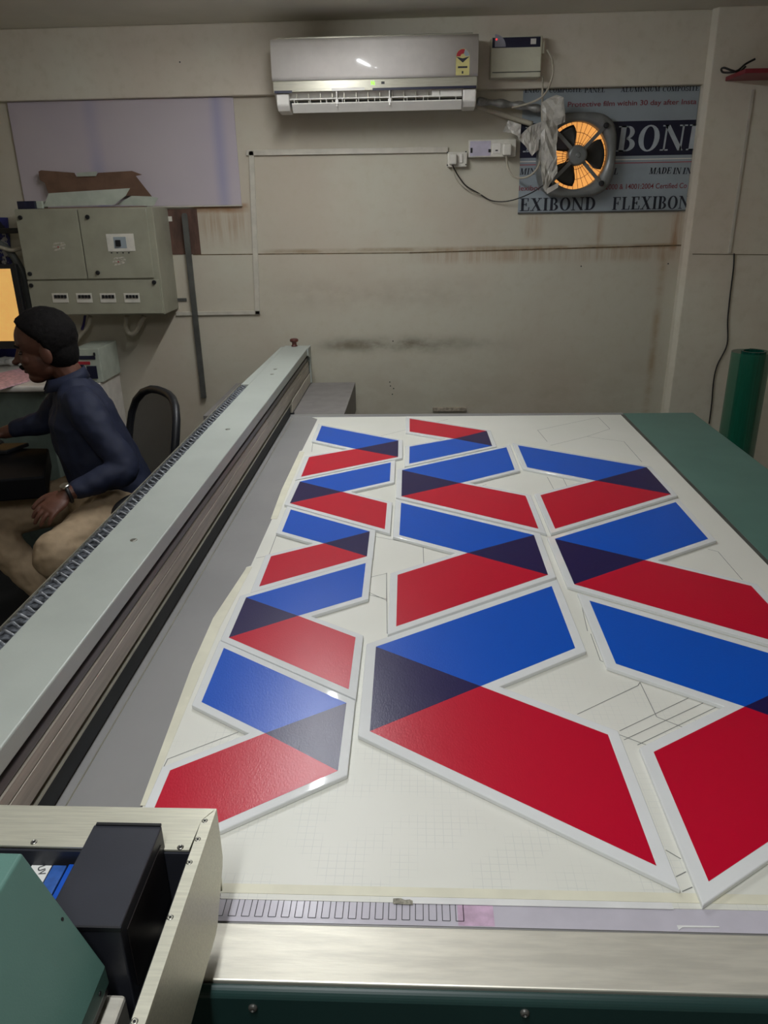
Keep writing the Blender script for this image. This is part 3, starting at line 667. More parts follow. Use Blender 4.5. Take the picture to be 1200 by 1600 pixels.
# serif capitals made of stems, hairlines and bowls; cap height 1
S, H_ = .21, .075
def q4(x0, y0, x1, y1, wd):
    return [(x0 - wd / 2, y0), (x0 + wd / 2, y0), (x1 + wd / 2, y1), (x1 - wd / 2, y1)]
def rc(x0, y0, x1, y1): return [(x0, y0), (x1, y0), (x1, y1), (x0, y1)]
def arc(cx, cy, rx, ry, a0, a1, ws, wh, n=14):
    out = []
    for i in range(n):
        pp = []
        for a in (a0 + (a1 - a0) * i / n, a0 + (a1 - a0) * (i + 1) / n):
            c_, s_ = math.cos(math.radians(a)), math.sin(math.radians(a)); pp.append(((cx + rx * c_, cy + ry * s_), (cx + (rx - ws) * c_, cy + (ry - wh) * s_)))
        out.append([pp[0][0], pp[1][0], pp[1][1], pp[0][1]])
    return out
def sf(x, y, w_=.16): return rc(x - w_, y, x + w_, y + .055)
def glyph(ch):
    if ch == 'I': return [rc(.1, 0, .1 + S, 1), sf(.205, 0, .2), sf(.205, .945, .2)], .41
    if ch == 'L': return [rc(.1, 0, .1 + S, 1), sf(.205, .945, .2), rc(0, 0, .7, .055), q4(.62, 0, .68, .32, H_)], .74
    if ch in 'EF':
        g = [rc(.1, 0, .1 + S, 1), rc(0, .945, .68, 1), q4(.63, .75, .63, 1, H_), rc(.1, .48, .5, .54), q4(.49, .38, .49, .64, H_)]
        g += [rc(0, 0, .72, .055), q4(.68, 0, .72, .3, H_)] if ch == 'E' else [sf(.205, 0, .2)]
        return g, .78 if ch == 'E' else .74
    if ch == 'T': return [rc(.28, 0, .28 + S, 1), sf(.385, 0, .2), rc(.02, .945, .75, 1), q4(.05, .72, .05, 1, H_), q4(.72, .72, .72, 1, H_)], .77
    if ch == 'X': return [q4(.72, 0, .2, 1, S + .02), q4(.12, 0, .74, 1, H_), sf(.12, 0), sf(.72, 0, .2), sf(.2, .945, .2), sf(.72, .945)], .92
    if ch == 'N': return [rc(.12, 0, .12 + H_, 1), q4(.82, 0, .17, 1, S), rc(.78, 0, .78 + H_, 1), sf(.16, 0), sf(.82, .945), sf(.12, .945, .12)], .99
    if ch == 'M': return [rc(.12, 0, .12 + H_, 1), q4(.5, 0, .2, 1, S), q4(.5, 0, .86, 1, H_), rc(.82, 0, .82 + S, 1), sf(.16, 0), sf(.92, 0, .2), sf(.95, .945, .12), sf(.1, .945, .12)], 1.14
    if ch == 'A': return [q4(.1, 0, .42, 1, H_), q4(.72, 0, .42, 1, S), rc(.2, .28, .6, .34), sf(.1, 0), sf(.72, 0, .2)], .9
    if ch == 'U': return [rc(.1, .3, .1 + S, 1), rc(.7, .3, .7 + H_, 1), sf(.2, .945, .2), sf(.74, .945)] + arc(.44, .32, .34, .33, 180, 360, S * .8, .08), .94
    if ch == 'O': return arc(.44, .5, .42, .52, 0, 360, S, .06, 24), .88
    if ch == 'C': return arc(.46, .5, .44, .52, 48, 312, S, .06, 20) + [q4(.76, .66, .78, 1, H_)], .84
    if ch == 'D': return [rc(.1, 0, .1 + S, 1), sf(.2, 0, .2), sf(.2, .945, .2)] + arc(.36, .5, .46, .5, -90, 90, S, .06, 16), .86
    if ch == 'P': return [rc(.1, 0, .1 + S, 1), sf(.2, 0, .2), sf(.2, .945, .2)] + arc(.36, .73, .34, .27, -90, 90, S, .055), .74
    if ch == 'B': return [rc(.1, 0, .1 + S, 1), sf(.2, 0, .2), sf(.2, .945, .2)] + arc(.36, .745, .30, .255, -90, 90, S * .9, .055) + arc(.36, .265, .37, .265, -90, 90, S, .055), .77
    if ch == 'S': return arc(.34, .745, .27, .265, 25, 270, S * .8, .09) + arc(.34, .27, .31, .28, 90, -155, S * .8, .09) + [q4(.58, .7, .58, 1, H_), q4(.06, 0, .06, .3, H_)], .7
    return [], .45
def serif(s, px, py, px1, h_px, name, m, Y=GY - .0012, clip=None, slant=0.0):
    a = aty(px, py, Y); c = aty(px1, py, Y); t_ = aty(px, py - h_px, Y); h = t_.z - a.z
    tot = sum(glyph(k)[1] + .06 for k in s) - .06; sx = (c.x - a.x) / tot
    b = MB(); x = 0
    for k in s:
        gs, ad = glyph(k)
        for g in gs:
            pts = [(a.x + (x + gx + slant * gy) * sx, Y, a.z + gy * h) for gx, gy in g]
            if clip: pts = [(min(p_[0], clip), p_[1], p_[2]) for p_ in pts]
            if max(p_[0] for p_ in pts) - min(p_[0] for p_ in pts) > 1e-5: b.ngon(pts)
        x += ad + .06
    return b.build(name, m, bd)
serif('INIUM', 820, 145, 853, 7.5, 'lettering', M['signtext']); serif('COMPOSITE', 858, 145, 909, 7.5, 'lettering', M['signtext']); serif('PANEL', 913, 145, 945, 7.5, 'lettering', M['signtext'])
serif('ALUMINIUM', 970, 144, 1031, 7.5, 'lettering', M['signtext']); serif('COMPOSITE', 1035, 143, 1092, 7.5, 'lettering', M['signtext'])
serif('BONI', 962, 237, 1087, 40, 'lettering', M['signwhite'], slant=0.05)
serif('XI', 818, 238, 858, 40, 'lettering', M['signwhite'], slant=0.05)
serif('MINIUM', 812, 273, 860, 10, 'lettering', M['signtext'], slant=.15); serif('EL', 951, 273, 965, 10, 'lettering', M['signtext'], slant=.15)
serif('MADE', 1014, 272, 1048, 10, 'lettering', M['signtext'], slant=.15); serif('IN', 1051, 272, 1063, 10, 'lettering', M['signtext'], slant=.15); serif('IN', 1066, 272, 1080, 10, 'lettering', M['signtext'], slant=.15)
serif('EXIBOND', 812, 330, 930, 20, 'lettering', M['signtext']); serif('FLEXIBON', 956, 328, 1077, 20, 'lettering', M['signtext'])
wtext('Protective film within 30 day after Insta', 887, 167, 0.022, 0.605, GY - .0012, 'lettering', M['signred'], bd, 0.0003)
wtext('lexibond', 811, 298, 0.024, 0.13, GY - .0012, 'lettering', M['signred'], bd, 0.0002)
wtext('2000 & 14001:2004 Certified Co', 946, 296, 0.024, 0.395, GY - .0012, 'lettering', M['signred'], bd, 0.0002)

# ------------------------------------------------------------------ exhaust fan
FY = 4.075; fc = aty(901, 243, FY)
fn = thing('exhaust_fan', fc, 'grey square exhaust fan with four arms and warm daylight behind its blades', 'fan')
def sup(a, r, e=3.4):
    c_, s_ = math.cos(a), math.sin(a); k = (abs(c_) ** e + abs(s_) ** e) ** (-1 / e); return (r * k * c_, r * k * s_)
N = 64; ro = .186; ri = .150
b = MB(); vo = []
for layer, (Yo, Ro, Ri) in enumerate(((FY, ro - .004, ri + .004), (FY - .005, ro - .012, ri + .006))):
    pass
outer = [sup(2 * math.pi * i / N, ro) for i in range(N)]; inner = [(ri * math.cos(2 * math.pi * i / N), ri * math.sin(2 * math.pi * i / N)) for i in range(N)]
midl = [(o_[0] * .93, o_[1] * .93) for o_ in outer]
rows = [([(fc.x + x_, FY + .05, fc.z + z_) for x_, z_ in outer]), ([(fc.x + x_, FY + .002, fc.z + z_) for x_, z_ in outer]), ([(fc.x + x_, FY - .006, fc.z + z_) for x_, z_ in midl]), ([(fc.x + x_, FY - .004, fc.z + z_) for x_, z_ in inner]), ([(fc.x + x_, FY + .052, fc.z + z_) for x_, z_ in inner])]
vs = [v for r_ in rows for v in r_]
b.add(vs, [(j * N + i, j * N + (i + 1) % N, (j + 1) * N + (i + 1) % N, (j + 1) * N + i) for j in range(4) for i in range(N)])
b.build('frame', M['fan'], fn, smooth=True)
b = MB(); b.lathe([(ri - .001, 0), (ri - .001, .002)], (fc.x, FY + .056, fc.z), (0, 1, 0), seg=48); b.build('glowing_sheet', M['warm'], fn)
b = MB()
for i in range(36):
    a = 2 * math.pi * i / 36
    b.tube([(fc.x + .04 * math.cos(a), FY + .045, fc.z + .04 * math.sin(a)), (fc.x + ri * math.cos(a), FY + .045, fc.z + ri * math.sin(a))], .0011, seg=5)
for rr in (.06, .105):
    b.tube([(fc.x + rr * math.cos(2 * math.pi * i / 32), FY + .045, fc.z + rr * math.sin(2 * math.pi * i / 32)) for i in range(32)], .0012, seg=5, closed=True)
b.build('wire_guard', M['boardbrown'], fn)
hb = Vector((fc.x + .012, FY, fc.z))
for a in (45, 135, 225, 315):
    ar = math.radians(a); e_ = Vector((fc.x + math.cos(ar) * .19, FY - .01, fc.z + math.sin(ar) * .19)); s_ = Vector((fc.x + math.cos(ar) * .04, FY - .022, fc.z + math.sin(ar) * .04))
    d_ = (e_ - s_).normalized(); nn = Vector((-d_.z, 0, d_.x)) * .0085
    MB().prism([s_ - nn, e_ - nn, e_ + nn, s_ + nn], (0, .005, 0)).build('arm', M['fan'], fn, bevel=.001)
    MB().lathe([(.012, .008), (.013, -.004), (.010, -.008), (.005, -.009)], e_ - d_ * .012 + Vector((0, -.003, 0)), (0, 1, 0), seg=16).build('rubber_mount', M['black'], fn, smooth=False)
MB().lathe([(.046, .035), (.046, -.012), (.042, -.022), (.036, -.026), (.012, -.028), (.010, -.032), (.001, -.033)], (fc.x, FY - .01, fc.z), (0, 1, 0), seg=32).build('motor_hub', M['fan'], fn, smooth=False, bevel=.001)
for a in (130, 2, 238):
    b = MB(); vs = []; nr, na = 6, 8
    for i in range(nr + 1):
        r_ = .036 + (.136 - .036) * i / nr; wdt = math.radians(22 + 13 * math.sin(i / nr * math.pi * .8))
        for j in range(na + 1):
            an = math.radians(a) + wdt * (2 * j / na - 1); vs.append((fc.x + r_ * math.cos(an), FY + .016 + .016 * (2 * j / na - 1), fc.z + r_ * math.sin(an)))
    b.add(vs, [(i * (na + 1) + j, i * (na + 1) + j + 1, (i + 1) * (na + 1) + j + 1, (i + 1) * (na + 1) + j) for i in range(nr) for j in range(na)])
    b.build('blade', M['fanblade'], fn, smooth=True, solid=.0015)

# refrigerant pipes and crumpled wrapping
wtube('refrigerant_pipe', [(745, 158), (785, 162), (820, 166), (850, 172), (866, 176)], [.016 + .004 * math.sin(i) for i in range(33)], 4.05, M['foil'], 'silver wrapped refrigerant pipe running from the air conditioner to the fan corner', 'pipe', n=8, seg=14, ys=[4.05, 4.06, 4.06, 4.05, 4.04])
wtube('drain_pipe', [(745, 166), (775, 176), (805, 186), (832, 194)], .012, 4.095, M['cable_w'], 'cream drain pipe below the silver wrapped pipe', 'pipe', n=6, seg=12)
def crumple(name, pts, Y, m, label, amp=.012, cuts=3, sc=16, tilt=0.0):
    me = bpy.data.meshes.new(name); bm = bmesh.new()
    vs = [bm.verts.new(aty(px, py, Y)) for px, py in pts]; bm.faces.new(vs)
    bmesh.ops.triangulate(bm, faces=bm.faces[:]); bmesh.ops.subdivide_edges(bm, edges=bm.edges[:], cuts=cuts, use_grid_fill=True)
    z0_ = min(v.co.z for v in bm.verts)
    for v in bm.verts:
        v.co.y += amp * (noise.noise(v.co * sc) + .5 * noise.noise(v.co * sc * 2.7)) - tilt * (v.co.z - z0_)
        v.co.x += amp * .3 * noise.noise(v.co * sc * 1.7 + Vector((5, 1, 2)))
    bm.to_mesh(me); bm.free(); me.materials.append(m)
    o = bpy.data.objects.new(name, me); COL.objects.link(o); md = o.modifiers.new('s', 'SOLIDIFY'); md.thickness = .0012
    return tag(o, label, 'tape')
crumple('wrapping_tape', [(846, 160), (868, 148), (880, 152), (884, 190), (870, 196), (848, 200)], 4.00, M['tape'], 'crumpled pale tape folded over the pipe end above the fan', .02)
crumple('wrapping_tape', [(785, 206), (795, 188), (814, 195), (812, 216), (800, 208)], 4.05, M['tape'], 'small crumpled tape piece left of the fan over the socket panel', .015)
crumple('wrapping_tape', [(808, 216), (826, 198), (846, 190), (858, 188), (852, 218), (832, 218), (841, 234), (831, 244), (816, 222)], 4.055, M['tape'], 'wide torn tape sheet hanging over the navy band left of the fan', .018)
crumple('wrapping_tape', [(846, 190), (872, 186), (873, 205), (868, 240), (872, 270), (852, 300), (846, 285), (843, 240)], 4.00, M['tape'], 'long crumpled tape strip hanging down the left side of the fan', .03, 4)
crumple('wrapping_tape', [(852, 296), (873, 285), (872, 293), (855, 303)], 4.03, M['plastic_w'], 'thin white tape tail at the lower left corner of the fan', .004, 1)
wtube('pipe_collar', [(858, 168), (868, 176), (866, 190)], .012, 4.03, M['black'], 'black pipe end tucked under the tape above the fan', 'pipe', n=4)

# ------------------------------------------------------------------ distribution box on the left
EY = 3.90
ebx = thing('distribution_box', aty(150, 490, EY), 'grey enamelled electrical distribution box with three doors on the left wall', 'electrical box')
X0, X1, Z0, Z1 = -1.953, -1.275, 1.207, 1.712
MB().box((X0, EY, Z0), (X1, WY, Z1)).build('body', M['panelbox'], ebx, bevel=.003)
def door(p0, p1):
    a = aty(*p0, EY - .012); c = aty(*p1, EY - .012)
    return (a.x, c.x, min(a.z, c.z), max(a.z, c.z))
xa, xm, xb = aty(27, 334, EY - .012).x, aty(144, 432, EY - .012).x, aty(250, 432, EY - .012).x
zb_, zm_, ztop = Z0 + .006, aty(140, 437, EY - .012).z, Z1 - .006
xm = -1.64
D1 = MB().box((X0 + .004, EY - .012, zm_ + .004), (xm - .002, EY, ztop)).build('door', M['panelbox'], ebx, bevel=.002)
D2 = MB().box((xm + .003, EY - .012, zm_ + .004), (X1 - .03, EY, ztop)).build('door', M['panelbox'], ebx, bevel=.002)
D3 = MB().box((X0 + .004, EY - .012, zb_), (X1 - .006, EY, zm_ - .004)).build('door', M['panelbox'], ebx, bevel=.002)
for par, pts in ((D1, [(32, 340), (47, 428)]), (D2, [(137, 339), (153, 426)]), (D3, [(49, 446), (241, 441)])):
    for p in pts:
        MB().lathe([(.010, .002), (.0105, -.006), (.008, -.010), (.0005, -.010)], aty(*p, EY - .013), (0, 1, 0), seg=16).build('knob', M['black'], par)
pl = wrect('breaker_plate', (169, 393), (208, 365), EY - .014, .003, M['switch'], D2, .0006)
wrect('breaker_toggle', (181, 385), (187, 375), EY - .024, .01, M['black'], pl, .001)
wrect('breaker_face', (179, 388), (196, 370), EY - .0155, .002, M['sign'], pl)
for i in range(4):
    wrect('plate_screw', (173.5 + i * 9, 396), (175 + i * 9, 394), EY - .0145, .002, M['black'], D2)
for xs in (94, 131.5, 168.5, 206):
    bp = wrect('breaker', (xs - 11, 473), (xs + 11, 458), EY - .015, .004, M['switch'], D3, .0006)
    for i in range(4):
        wrect('breaker_toggle', (xs - 9 + i * 5, 466), (xs - 6 + i * 5, 461), EY - .020, .006, M['black'], bp)
whit = mat('scraped_paint', (196, 190, 176), .7, var=.2, scale=90)
for par, cx, cy in ((D1, 91, 386), (D2, 185, 409)):
    b = MB()
    for k, (dx, dy, w_) in enumerate(((-8, -5, 18), (-10, 0, 22), (-7, 5, 12), (2, -2, 10), (0, 3, 11))):
        a = aty(cx + dx, cy + dy, EY - .0128); c = aty(cx + dx + w_, cy + dy - 1, EY - .0128)
        b.ngon([a + Vector((0, 0, -.004)), c, c + Vector((-.004, 0, .006)), a + Vector((.006, 0, .005))])
    b.build('scraped_patch', whit, par)
    MB().lathe([(.0035, 0), (.0035, -.001)], aty(cx, cy, EY - .0132), (0, 1, 0), seg=12).build('red_dot', M['red'], par)
wrect('wall_lug', (276, 471), (291, 466), WY - .006, .005, M['steel'], ebx)
wrect('wall_lug', (262, 346), (268, 338), WY - .006, .005, M['switch'], ebx)
wtube('flexible_conduit', [(142, 494), (136, 510), (124, 525), (112, 545), (104, 565)], .013, 4.0, M['cable_w'], 'grey flexible conduit dropping from the distribution box behind the seated man', 'conduit')
wtube('flexible_conduit', [(198, 494), (197, 510), (202, 521), (212, 518), (222, 500), (225, 494)], .012, 4.0, M['cable_w'], 'short looped grey conduit under the distribution box', 'conduit')
wtube('blue_cable', [(133, 492), (131, 505), (128, 515)], .007, 3.98, M['p_dark'], 'dark blue cable under the distribution box next to the conduit', 'cable')
# bar, brown board
a = aty(290, 333, WY); c = aty(322, 620, WY)
tag(MB().prism([(a.x - .014, WY - .032, c.z), (a.x + .014, WY - .032, c.z), (a.x + .014, WY - .032, a.z - .01), (a.x + .008, WY - .032, a.z), (a.x - .008, WY - .032, a.z), (a.x - .014, WY - .032, a.z - .01)], (0, .014, 0)).build('steel_bar', M['steel'], bevel=.001),
    'dark flat steel bar fixed upright on the wall beside the distribution box', 'bar')
wrect('plywood_patch', (262, 398), (307, 326), WY - .003, .003, M['boardbrown'], None); tag(bpy.context.scene.collection.objects[-1], 'brown plywood patch behind the steel bar', 'board')
# open carton on top of the box
ct = thing('open_carton', (-1.6, 4.0, Z1), 'open cardboard box with raised brown lid lying on the distribution box', 'box')
def card(name, pts, ys, m, th=.003):
    P = [aty(px, py, y_) for (px, py), y_ in zip(pts, ys)]
    return MB().prism(P, (0, th, 0)).build(name, m, ct)
card('lid', [(60, 268), (64, 266), (116, 270), (119, 276), (150, 275), (153, 270), (206, 267), (222, 273), (212, 275), (238, 308), (205, 306), (76, 304), (70, 286), (62, 281)], [4.09] * 14, M['cardin'])
card('tray_front', [(76, 302), (203, 294), (196, 306), (178, 320), (68, 323)], [3.97] * 5, M['cardout'])
card('lid_tab', [(119, 270), (152, 268), (150, 275), (121, 276)], [4.08] * 4, M['cardout'])
card('tray_side', [(180, 320), (206, 306), (236, 307), (247, 309), (240, 322)], [4.03] * 5, M['cardout'])
MB().box((-1.88, 3.975, Z1), (-1.36, 4.085, Z1 + .004)).build('tray_floor', M['cardin'], ct)
bb = wrect('small_blue_box', (28, 327), (53, 314), 3.94, .08, M['navy'], None, .002); tag(bb, 'small navy box at the left end on top of the distribution box', 'box')
bb = wrect('white_carton_piece', (54, 326), (65, 314), 3.96, .06, M['cardout'], None, .002); tag(bb, 'small white carton beside the navy box on the distribution box', 'box')

# ------------------------------------------------------------------ right side: shelf, cable, film roll
shf = MB().box((1.418, 3.83, 2.205), (2.39, CY_, 2.223)).build('red_shelf', M['redshelf'], bevel=.002); tag(shf, 'dark red wall shelf board high in the right corner', 'shelf')
P = [aty(px, py, y_) for (px, py), y_ in zip([(1180, 92), (1165, 100), (1153, 110), (1142, 113), (1130, 113), (1127, 108), (1132, 106), (1143, 110), (1155, 112), (1165, 104)], [4.0, 4.0, 3.97, 3.97, 4.0, 4.0, 3.98, 3.97, 3.97, 3.98])]
tag(MB().tube(spline(P), .0045, seg=8).build('shelf_cable', M['cable_b'], smooth=True), 'short black cable looped over the end of the red shelf', 'cable')
wtube('cable', [(1147, 396), (1146, 420), (1141, 460), (1137, 500), (1136, 538), (1121, 570), (1115, 595), (1112, 630), (1108, 662)], .0035, CY_ - .006, M['cable_b'], 'thin black cable hanging down the right column', 'cable')
a = aty(1176, 140, CY_); c = aty(1147, 395, CY_)
tag(MB().box((a.x - .006, CY_ - .008, c.z), (a.x + .007, CY_ - .0, a.z)).build('cable_casing', M['conduit'], bevel=.001), 'narrow upright cable casing on the right column under the red shelf', 'cable casing')
mf = bpy.data.materials.new('green_film'); mf.use_nodes = True; pb = mf.node_tree.nodes['Principled BSDF']
pb.inputs['Base Color'].default_value = lin((30, 110, 84)); pb.inputs['Roughness'].default_value = .25; pb.inputs['Transmission Weight'].default_value = .0; pb.inputs['Alpha'].default_value = .62
M['film_core'] = mat('dense_green_film', (8, 74, 62), .25, var=.3, scale=10, stretch=(14, 14, .3))
fcx = aty(1178, 548, 3.74)
fr = thing('film_roll', (fcx.x, fcx.y, 0), 'tall roll of green translucent film standing in the right corner', 'film roll')
MB().lathe([(.035, .004), (.056, .004), (.056, fcx.z), (.046, fcx.z), (.044, fcx.z - .04)], (fcx.x, fcx.y, 0), seg=32).build('rolled_core', M['film_core'], fr, smooth=False)
b = MB(); P = []
for i in range(40):
    a_ = math.radians(i * 10.5 + 20); r_ = .072 + .03 * i / 40; P.append((fcx.x - .018 + r_ * math.cos(a_), fcx.y + r_ * math.sin(a_)))
vs = [(x_, y_, z_) for z_ in (.002, fcx.z - .004) for x_, y_ in P]
b.add(vs, [(i, i + 1, 41 + i, 40 + i) for i in range(39)]); b.build('loose_wrap', mf, fr, smooth=True)
# small ledge stain / broken bracket low on the wall
tag(wrect('wall_scrap', (676, 643), (728, 637), WY - .012, .012, mat('peeled_board', (176, 164, 146), .7, var=.2, scale=60), None), 'small peeled board scrap on the back wall just above the bed edge', 'scrap')
for i, (px, py) in enumerate(((281, 97), (908, 416), (1044, 412), (614, 533), (613, 616), (609, 597), (610, 603), (615, 607))):
    Y_ = BY if py < 150 else WY
    q = aty(px, py, Y_); o = MB().lathe([(.0035, -.001), (.0035, .002)], q, (0, 1, 0), seg=10).build('drill_hole', M['black'])
    tag(o, ['small dark drill hole in the beam left of the air conditioner', 'drill hole below the board seam, left of a twin', 'drill hole below the board seam near the column', 'drill hole at the end of the smudged band'][i] if i < 4 else 'tiny drill hole in the cluster low on the back wall', 'hole', None if i < 4 else 'cluster of tiny drill holes')

# ------------------------------------------------------------------ ceiling fixture (real lamps sit in these)
tl = thing('tube_light', (-0.45, 2.75, 2.5), 'white batten tube light on the ceiling above the printer bed', 'light')
MB().box((-0.475, 2.1, 2.462), (-0.425, 3.4, 2.5)).build('batten', M['plastic_w'], tl, bevel=.003)
MB().tube([(-0.45, 2.12, 2.448), (-0.45, 3.38, 2.448)], .012, seg=12).build('tube', mat('lit_tube', (245, 250, 255), .4, emit=38), tl, smooth=True)

# ------------------------------------------------------------------ desk corner at the left
pd = thing('pedestal_desk', (-2.1, 3.8, 0), 'grey green pedestal desk with rounded white top in front of the seated man', 'desk')
dk = aty(72, 603, 3.52); ztop_ = dk.z
MB().box((-2.88, 3.52, ztop_ - .032), (dk.x, 4.08, ztop_)).build('desk_top', M['desk_w'], pd, bevel=.012, bseg=3)
MB().box((-2.86, 3.55, 0), (dk.x - .025, 4.06, ztop_ - .032)).build('pedestal', M['desk_g'], pd, bevel=.004)
MB().box((dk.x - .024, 3.60, .3), (dk.x - .018, 3.62, ztop_ - .05)).build('edge_strip', M['silver'], pd)
MB().box((dk.x - .02, 3.57, ztop_ - .16), (dk.x + .012, 3.60, ztop_ - .12)).build('lock', M['switch'], pd, bevel=.003)
bdk = thing('dark_side_table', (-2.1, 3.0, 0), 'dark low side table under the seated man\'s outstretched hand', 'table')
zt2 = .745
c0 = atz(76, 700, zt2); c1 = atz(80, 742, zt2)
MB().prism([(-2.6, c0.y + .02, zt2 - .09), (c0.x, c0.y, zt2 - .09), (c1.x - .02, c1.y - .02, zt2 - .09), (-2.6, c1.y - .30, zt2 - .09)], (0, 0, .09)).build('table_top', M['darkwood'], bdk, bevel=.008)
MB().box((-2.55, c0.y - .16, 0), (-2.0, c0.y - .01, zt2 - .09)).build('cabinet', M['darkwood'], bdk, bevel=.005)
hp_ = atz(-6, 700, zt2)
tag(MB().prism([(-2.3, hp_.y - .22, zt2 + .001), (hp_.x + .10, hp_.y - .10, zt2 + .001), (hp_.x + .14, hp_.y + .02, zt2 + .001), (-2.3, hp_.y - .03, zt2 + .001)], (0, 0, .018)).build('keyboard', M['black'], bevel=.004), 'black keyboard on the dark side table at the left photo edge', 'keyboard')
ms = MB().ell(Vector((-1.84, 3.12, zt2 + .012)), (.032, .05, .022)); tag(ms.build('computer_mouse', M['black'], smooth=True), 'black computer mouse under the man\'s right hand', 'mouse')
# papers on the white top
pp = MB().prism([Vector((p.x, p.y, ztop_ + .0015)) for p in Z_([(0, 610), (0, 585), (34, 577), (50, 590), (46, 596)], ztop_)], (0, 0, .006)).build('printed_booklet', M['pink'])
tag(pp, 'pink printed booklet lying on the white desk top', 'booklet')
b = MB(); q = atz(22, 574, ztop_)
for i in range(5):
    b.ell(q + Vector((-.03 * i + .02, .05 + .02 * (i % 2), .022)), (.035, .03, .022), fn=lambda d, i=i: 1 + .5 * noise.noise(d * 2.3 + Vector((i, 0, 0))), nu=9, nv=7)
tag(b.build('crumpled_paper', M['paper'], remesh=.006), 'heap of crumpled white paper at the back of the white desk top', 'paper')
q = atz(2, 572, ztop_); tag(MB().box((q.x - .2, q.y + .02, ztop_ + .001), (q.x + .05, q.y + .07, ztop_ + .02)).build('black_tray', M['black'], bevel=.003), 'low black tray behind the booklet on the white desk top', 'tray')
# monitor: screen, frame, stand
mo = thing('monitor', (-2.15, 3.95, ztop_), 'black framed computer monitor with glowing amber screen at the left photo edge', 'monitor')
MY = 3.86
A = [aty(-70, 400, MY), aty(-6, 404, MY), aty(30, 545, MY), aty(-50, 545, MY)]
m0 = aty(26, 545, MY); mt = aty(2, 420, MY)
MB().box((-2.62, MY, m0.z), (mt.x + .075, MY + .03, mt.z + .02)).build('frame', M['black'], mo, bevel=.004)
MB().box((-2.60, MY - .002, m0.z + .04), (mt.x + .045, MY + .001, mt.z)).build('screen', M['screen'], mo)
MB().box((-2.42, MY + .0, ztop_), (-2.24, MY + .06, m0.z)).build('stand', M['steel'], mo, bevel=.003)
# banners on the wall
tb = NT('blue_banner_print'); p, x, y, z = tb.pos()
nz = tb.noise(p, 16, 4, .7)
c = tb.mix(tb.ramp(nz, .5, .56), lin((46, 50, 118)), lin((18, 20, 40)))
c = tb.mix(tb.math('MULTIPLY', tb.ramp(tb.noise(p, 34, 3, .6), .56, .62), tb.band(z, 1.40, 1.60, .02)), c, lin((190, 190, 190)))
tb.put(tb.b.inputs['Base Color'], c); tb.b.inputs['Roughness'].default_value = .5
def banner(name, pts, m, label, Y=WY - .006):
    P = [aty(px, py, Y) for px, py in pts]; return tag(MB().prism(P, (0, .003, 0)).build(name, m), label, 'banner')
banner('printed_banner', [(-60, 338), (12, 340), (17, 395), (24, 438), (-60, 440)], tb.m, 'blue and white mottled printed banner on the wall left of the distribution box')
banner('printed_banner', [(-30, 440), (10, 440), (22, 520), (32, 600), (-20, 600)], mat('plain_blue_banner', (40, 44, 112), .5, var=.1), 'narrow plain blue banner strip beside the monitor', WY - .012)
tag(MB().box((-2.6, 3.99, 1.60), (-2.0, 4.03, 1.625)).build('dark_rail', M['cable_b'], bevel=.002), 'short dark wooden rail on the left wall beside the distribution box', 'rail')
wtube('flexible_conduit', [(-20, 372), (8, 386), (22, 402), (36, 428), (43, 460), (50, 500)], .019, 3.99, mat('grey_conduit', (96, 100, 98), .5), 'thick dark grey conduit curving down past the distribution box', 'conduit')
wtube('flexible_conduit', [(-20, 378), (5, 388), (20, 391), (34, 387)], .010, 3.955, M['cable_w'], 'pale thin conduit entering the left side of the distribution box', 'conduit')
# carton of papers on a low stand behind the man
cs = thing('storage_stand', (-1.62, 3.95, 0), 'pale stand on the floor behind the seated man', 'stand')
q0 = aty(118, 600, 3.8); q1 = aty(154, 545, 3.8)
MB().box((max(q0.x - .02, dk.x + .01), 3.8, 0), (q1.x - .03, 4.1, q0.z)).build('body', M['desk_w'], cs, bevel=.004)
pc = thing('paper_carton', (q0.x, 3.85, q0.z), 'white carton with red stripe and dark clip on the stand behind the man', 'box')
MB().box((q0.x, 3.83, q0.z + .001), (q1.x - .015, 4.08, q1.z - .005)).build('carton', M['cardout'], pc, bevel=.003)
def prect(name, a, c, m, Y=3.826): 
    P0_ = aty(*a, Y); P1_ = aty(*c, Y); MB().box((P0_.x, Y, min(P0_.z, P1_.z)), (P1_.x, Y + .005, max(P0_.z, P1_.z))).build(name, m, pc, bevel=.001)
prect('dark_strip', (118, 562), (148, 556), M['navy']); prect('red_stripe', (118, 570), (140, 565), M['red']); prect('blue_flap', (138, 592), (150, 572), M['navy'], 3.82); prect('clip', (146, 556), (148, 551), M['black'], 3.82)

# ------------------------------------------------------------------ office chair
oc = thing('office_chair', (-1.27, 2.93, 0), 'black office chair with curved mesh back turned towards the left desk', 'chair')
fv = Vector((-.77, -.64, 0)).normalized(); sv = Vector((-fv.y, fv.x, 0)) * 1.0   # sv: towards the camera side is negative
if sv.y > 0: sv = -sv
Cs = Vector((-1.29, 2.95, 0))
def L(f_, s_, z_): return Cs + fv * f_ + sv * s_ + Vector((0, 0, z_))
b = MB(); pts = []
for i in range(28):
    a_ = 2 * math.pi * i / 28; x_, z_ = sup(a_, 1.0, 3.2); pts.append(L(-.235 - .05 * (z_) + .04 * x_ * x_, x_ * .25, .75 + z_ * .235))
b.tube(pts, .017, seg=10, closed=True); b.build('back_frame', M['chair'], oc, smooth=True)
ms_ = bpy.data.materials.new('black_mesh_fabric'); ms_.use_nodes = True; q_ = ms_.node_tree.nodes['Principled BSDF']; q_.inputs['Base Color'].default_value = lin((40, 40, 44)); q_.inputs['Roughness'].default_value = .9; q_.inputs['Alpha'].default_value = .82
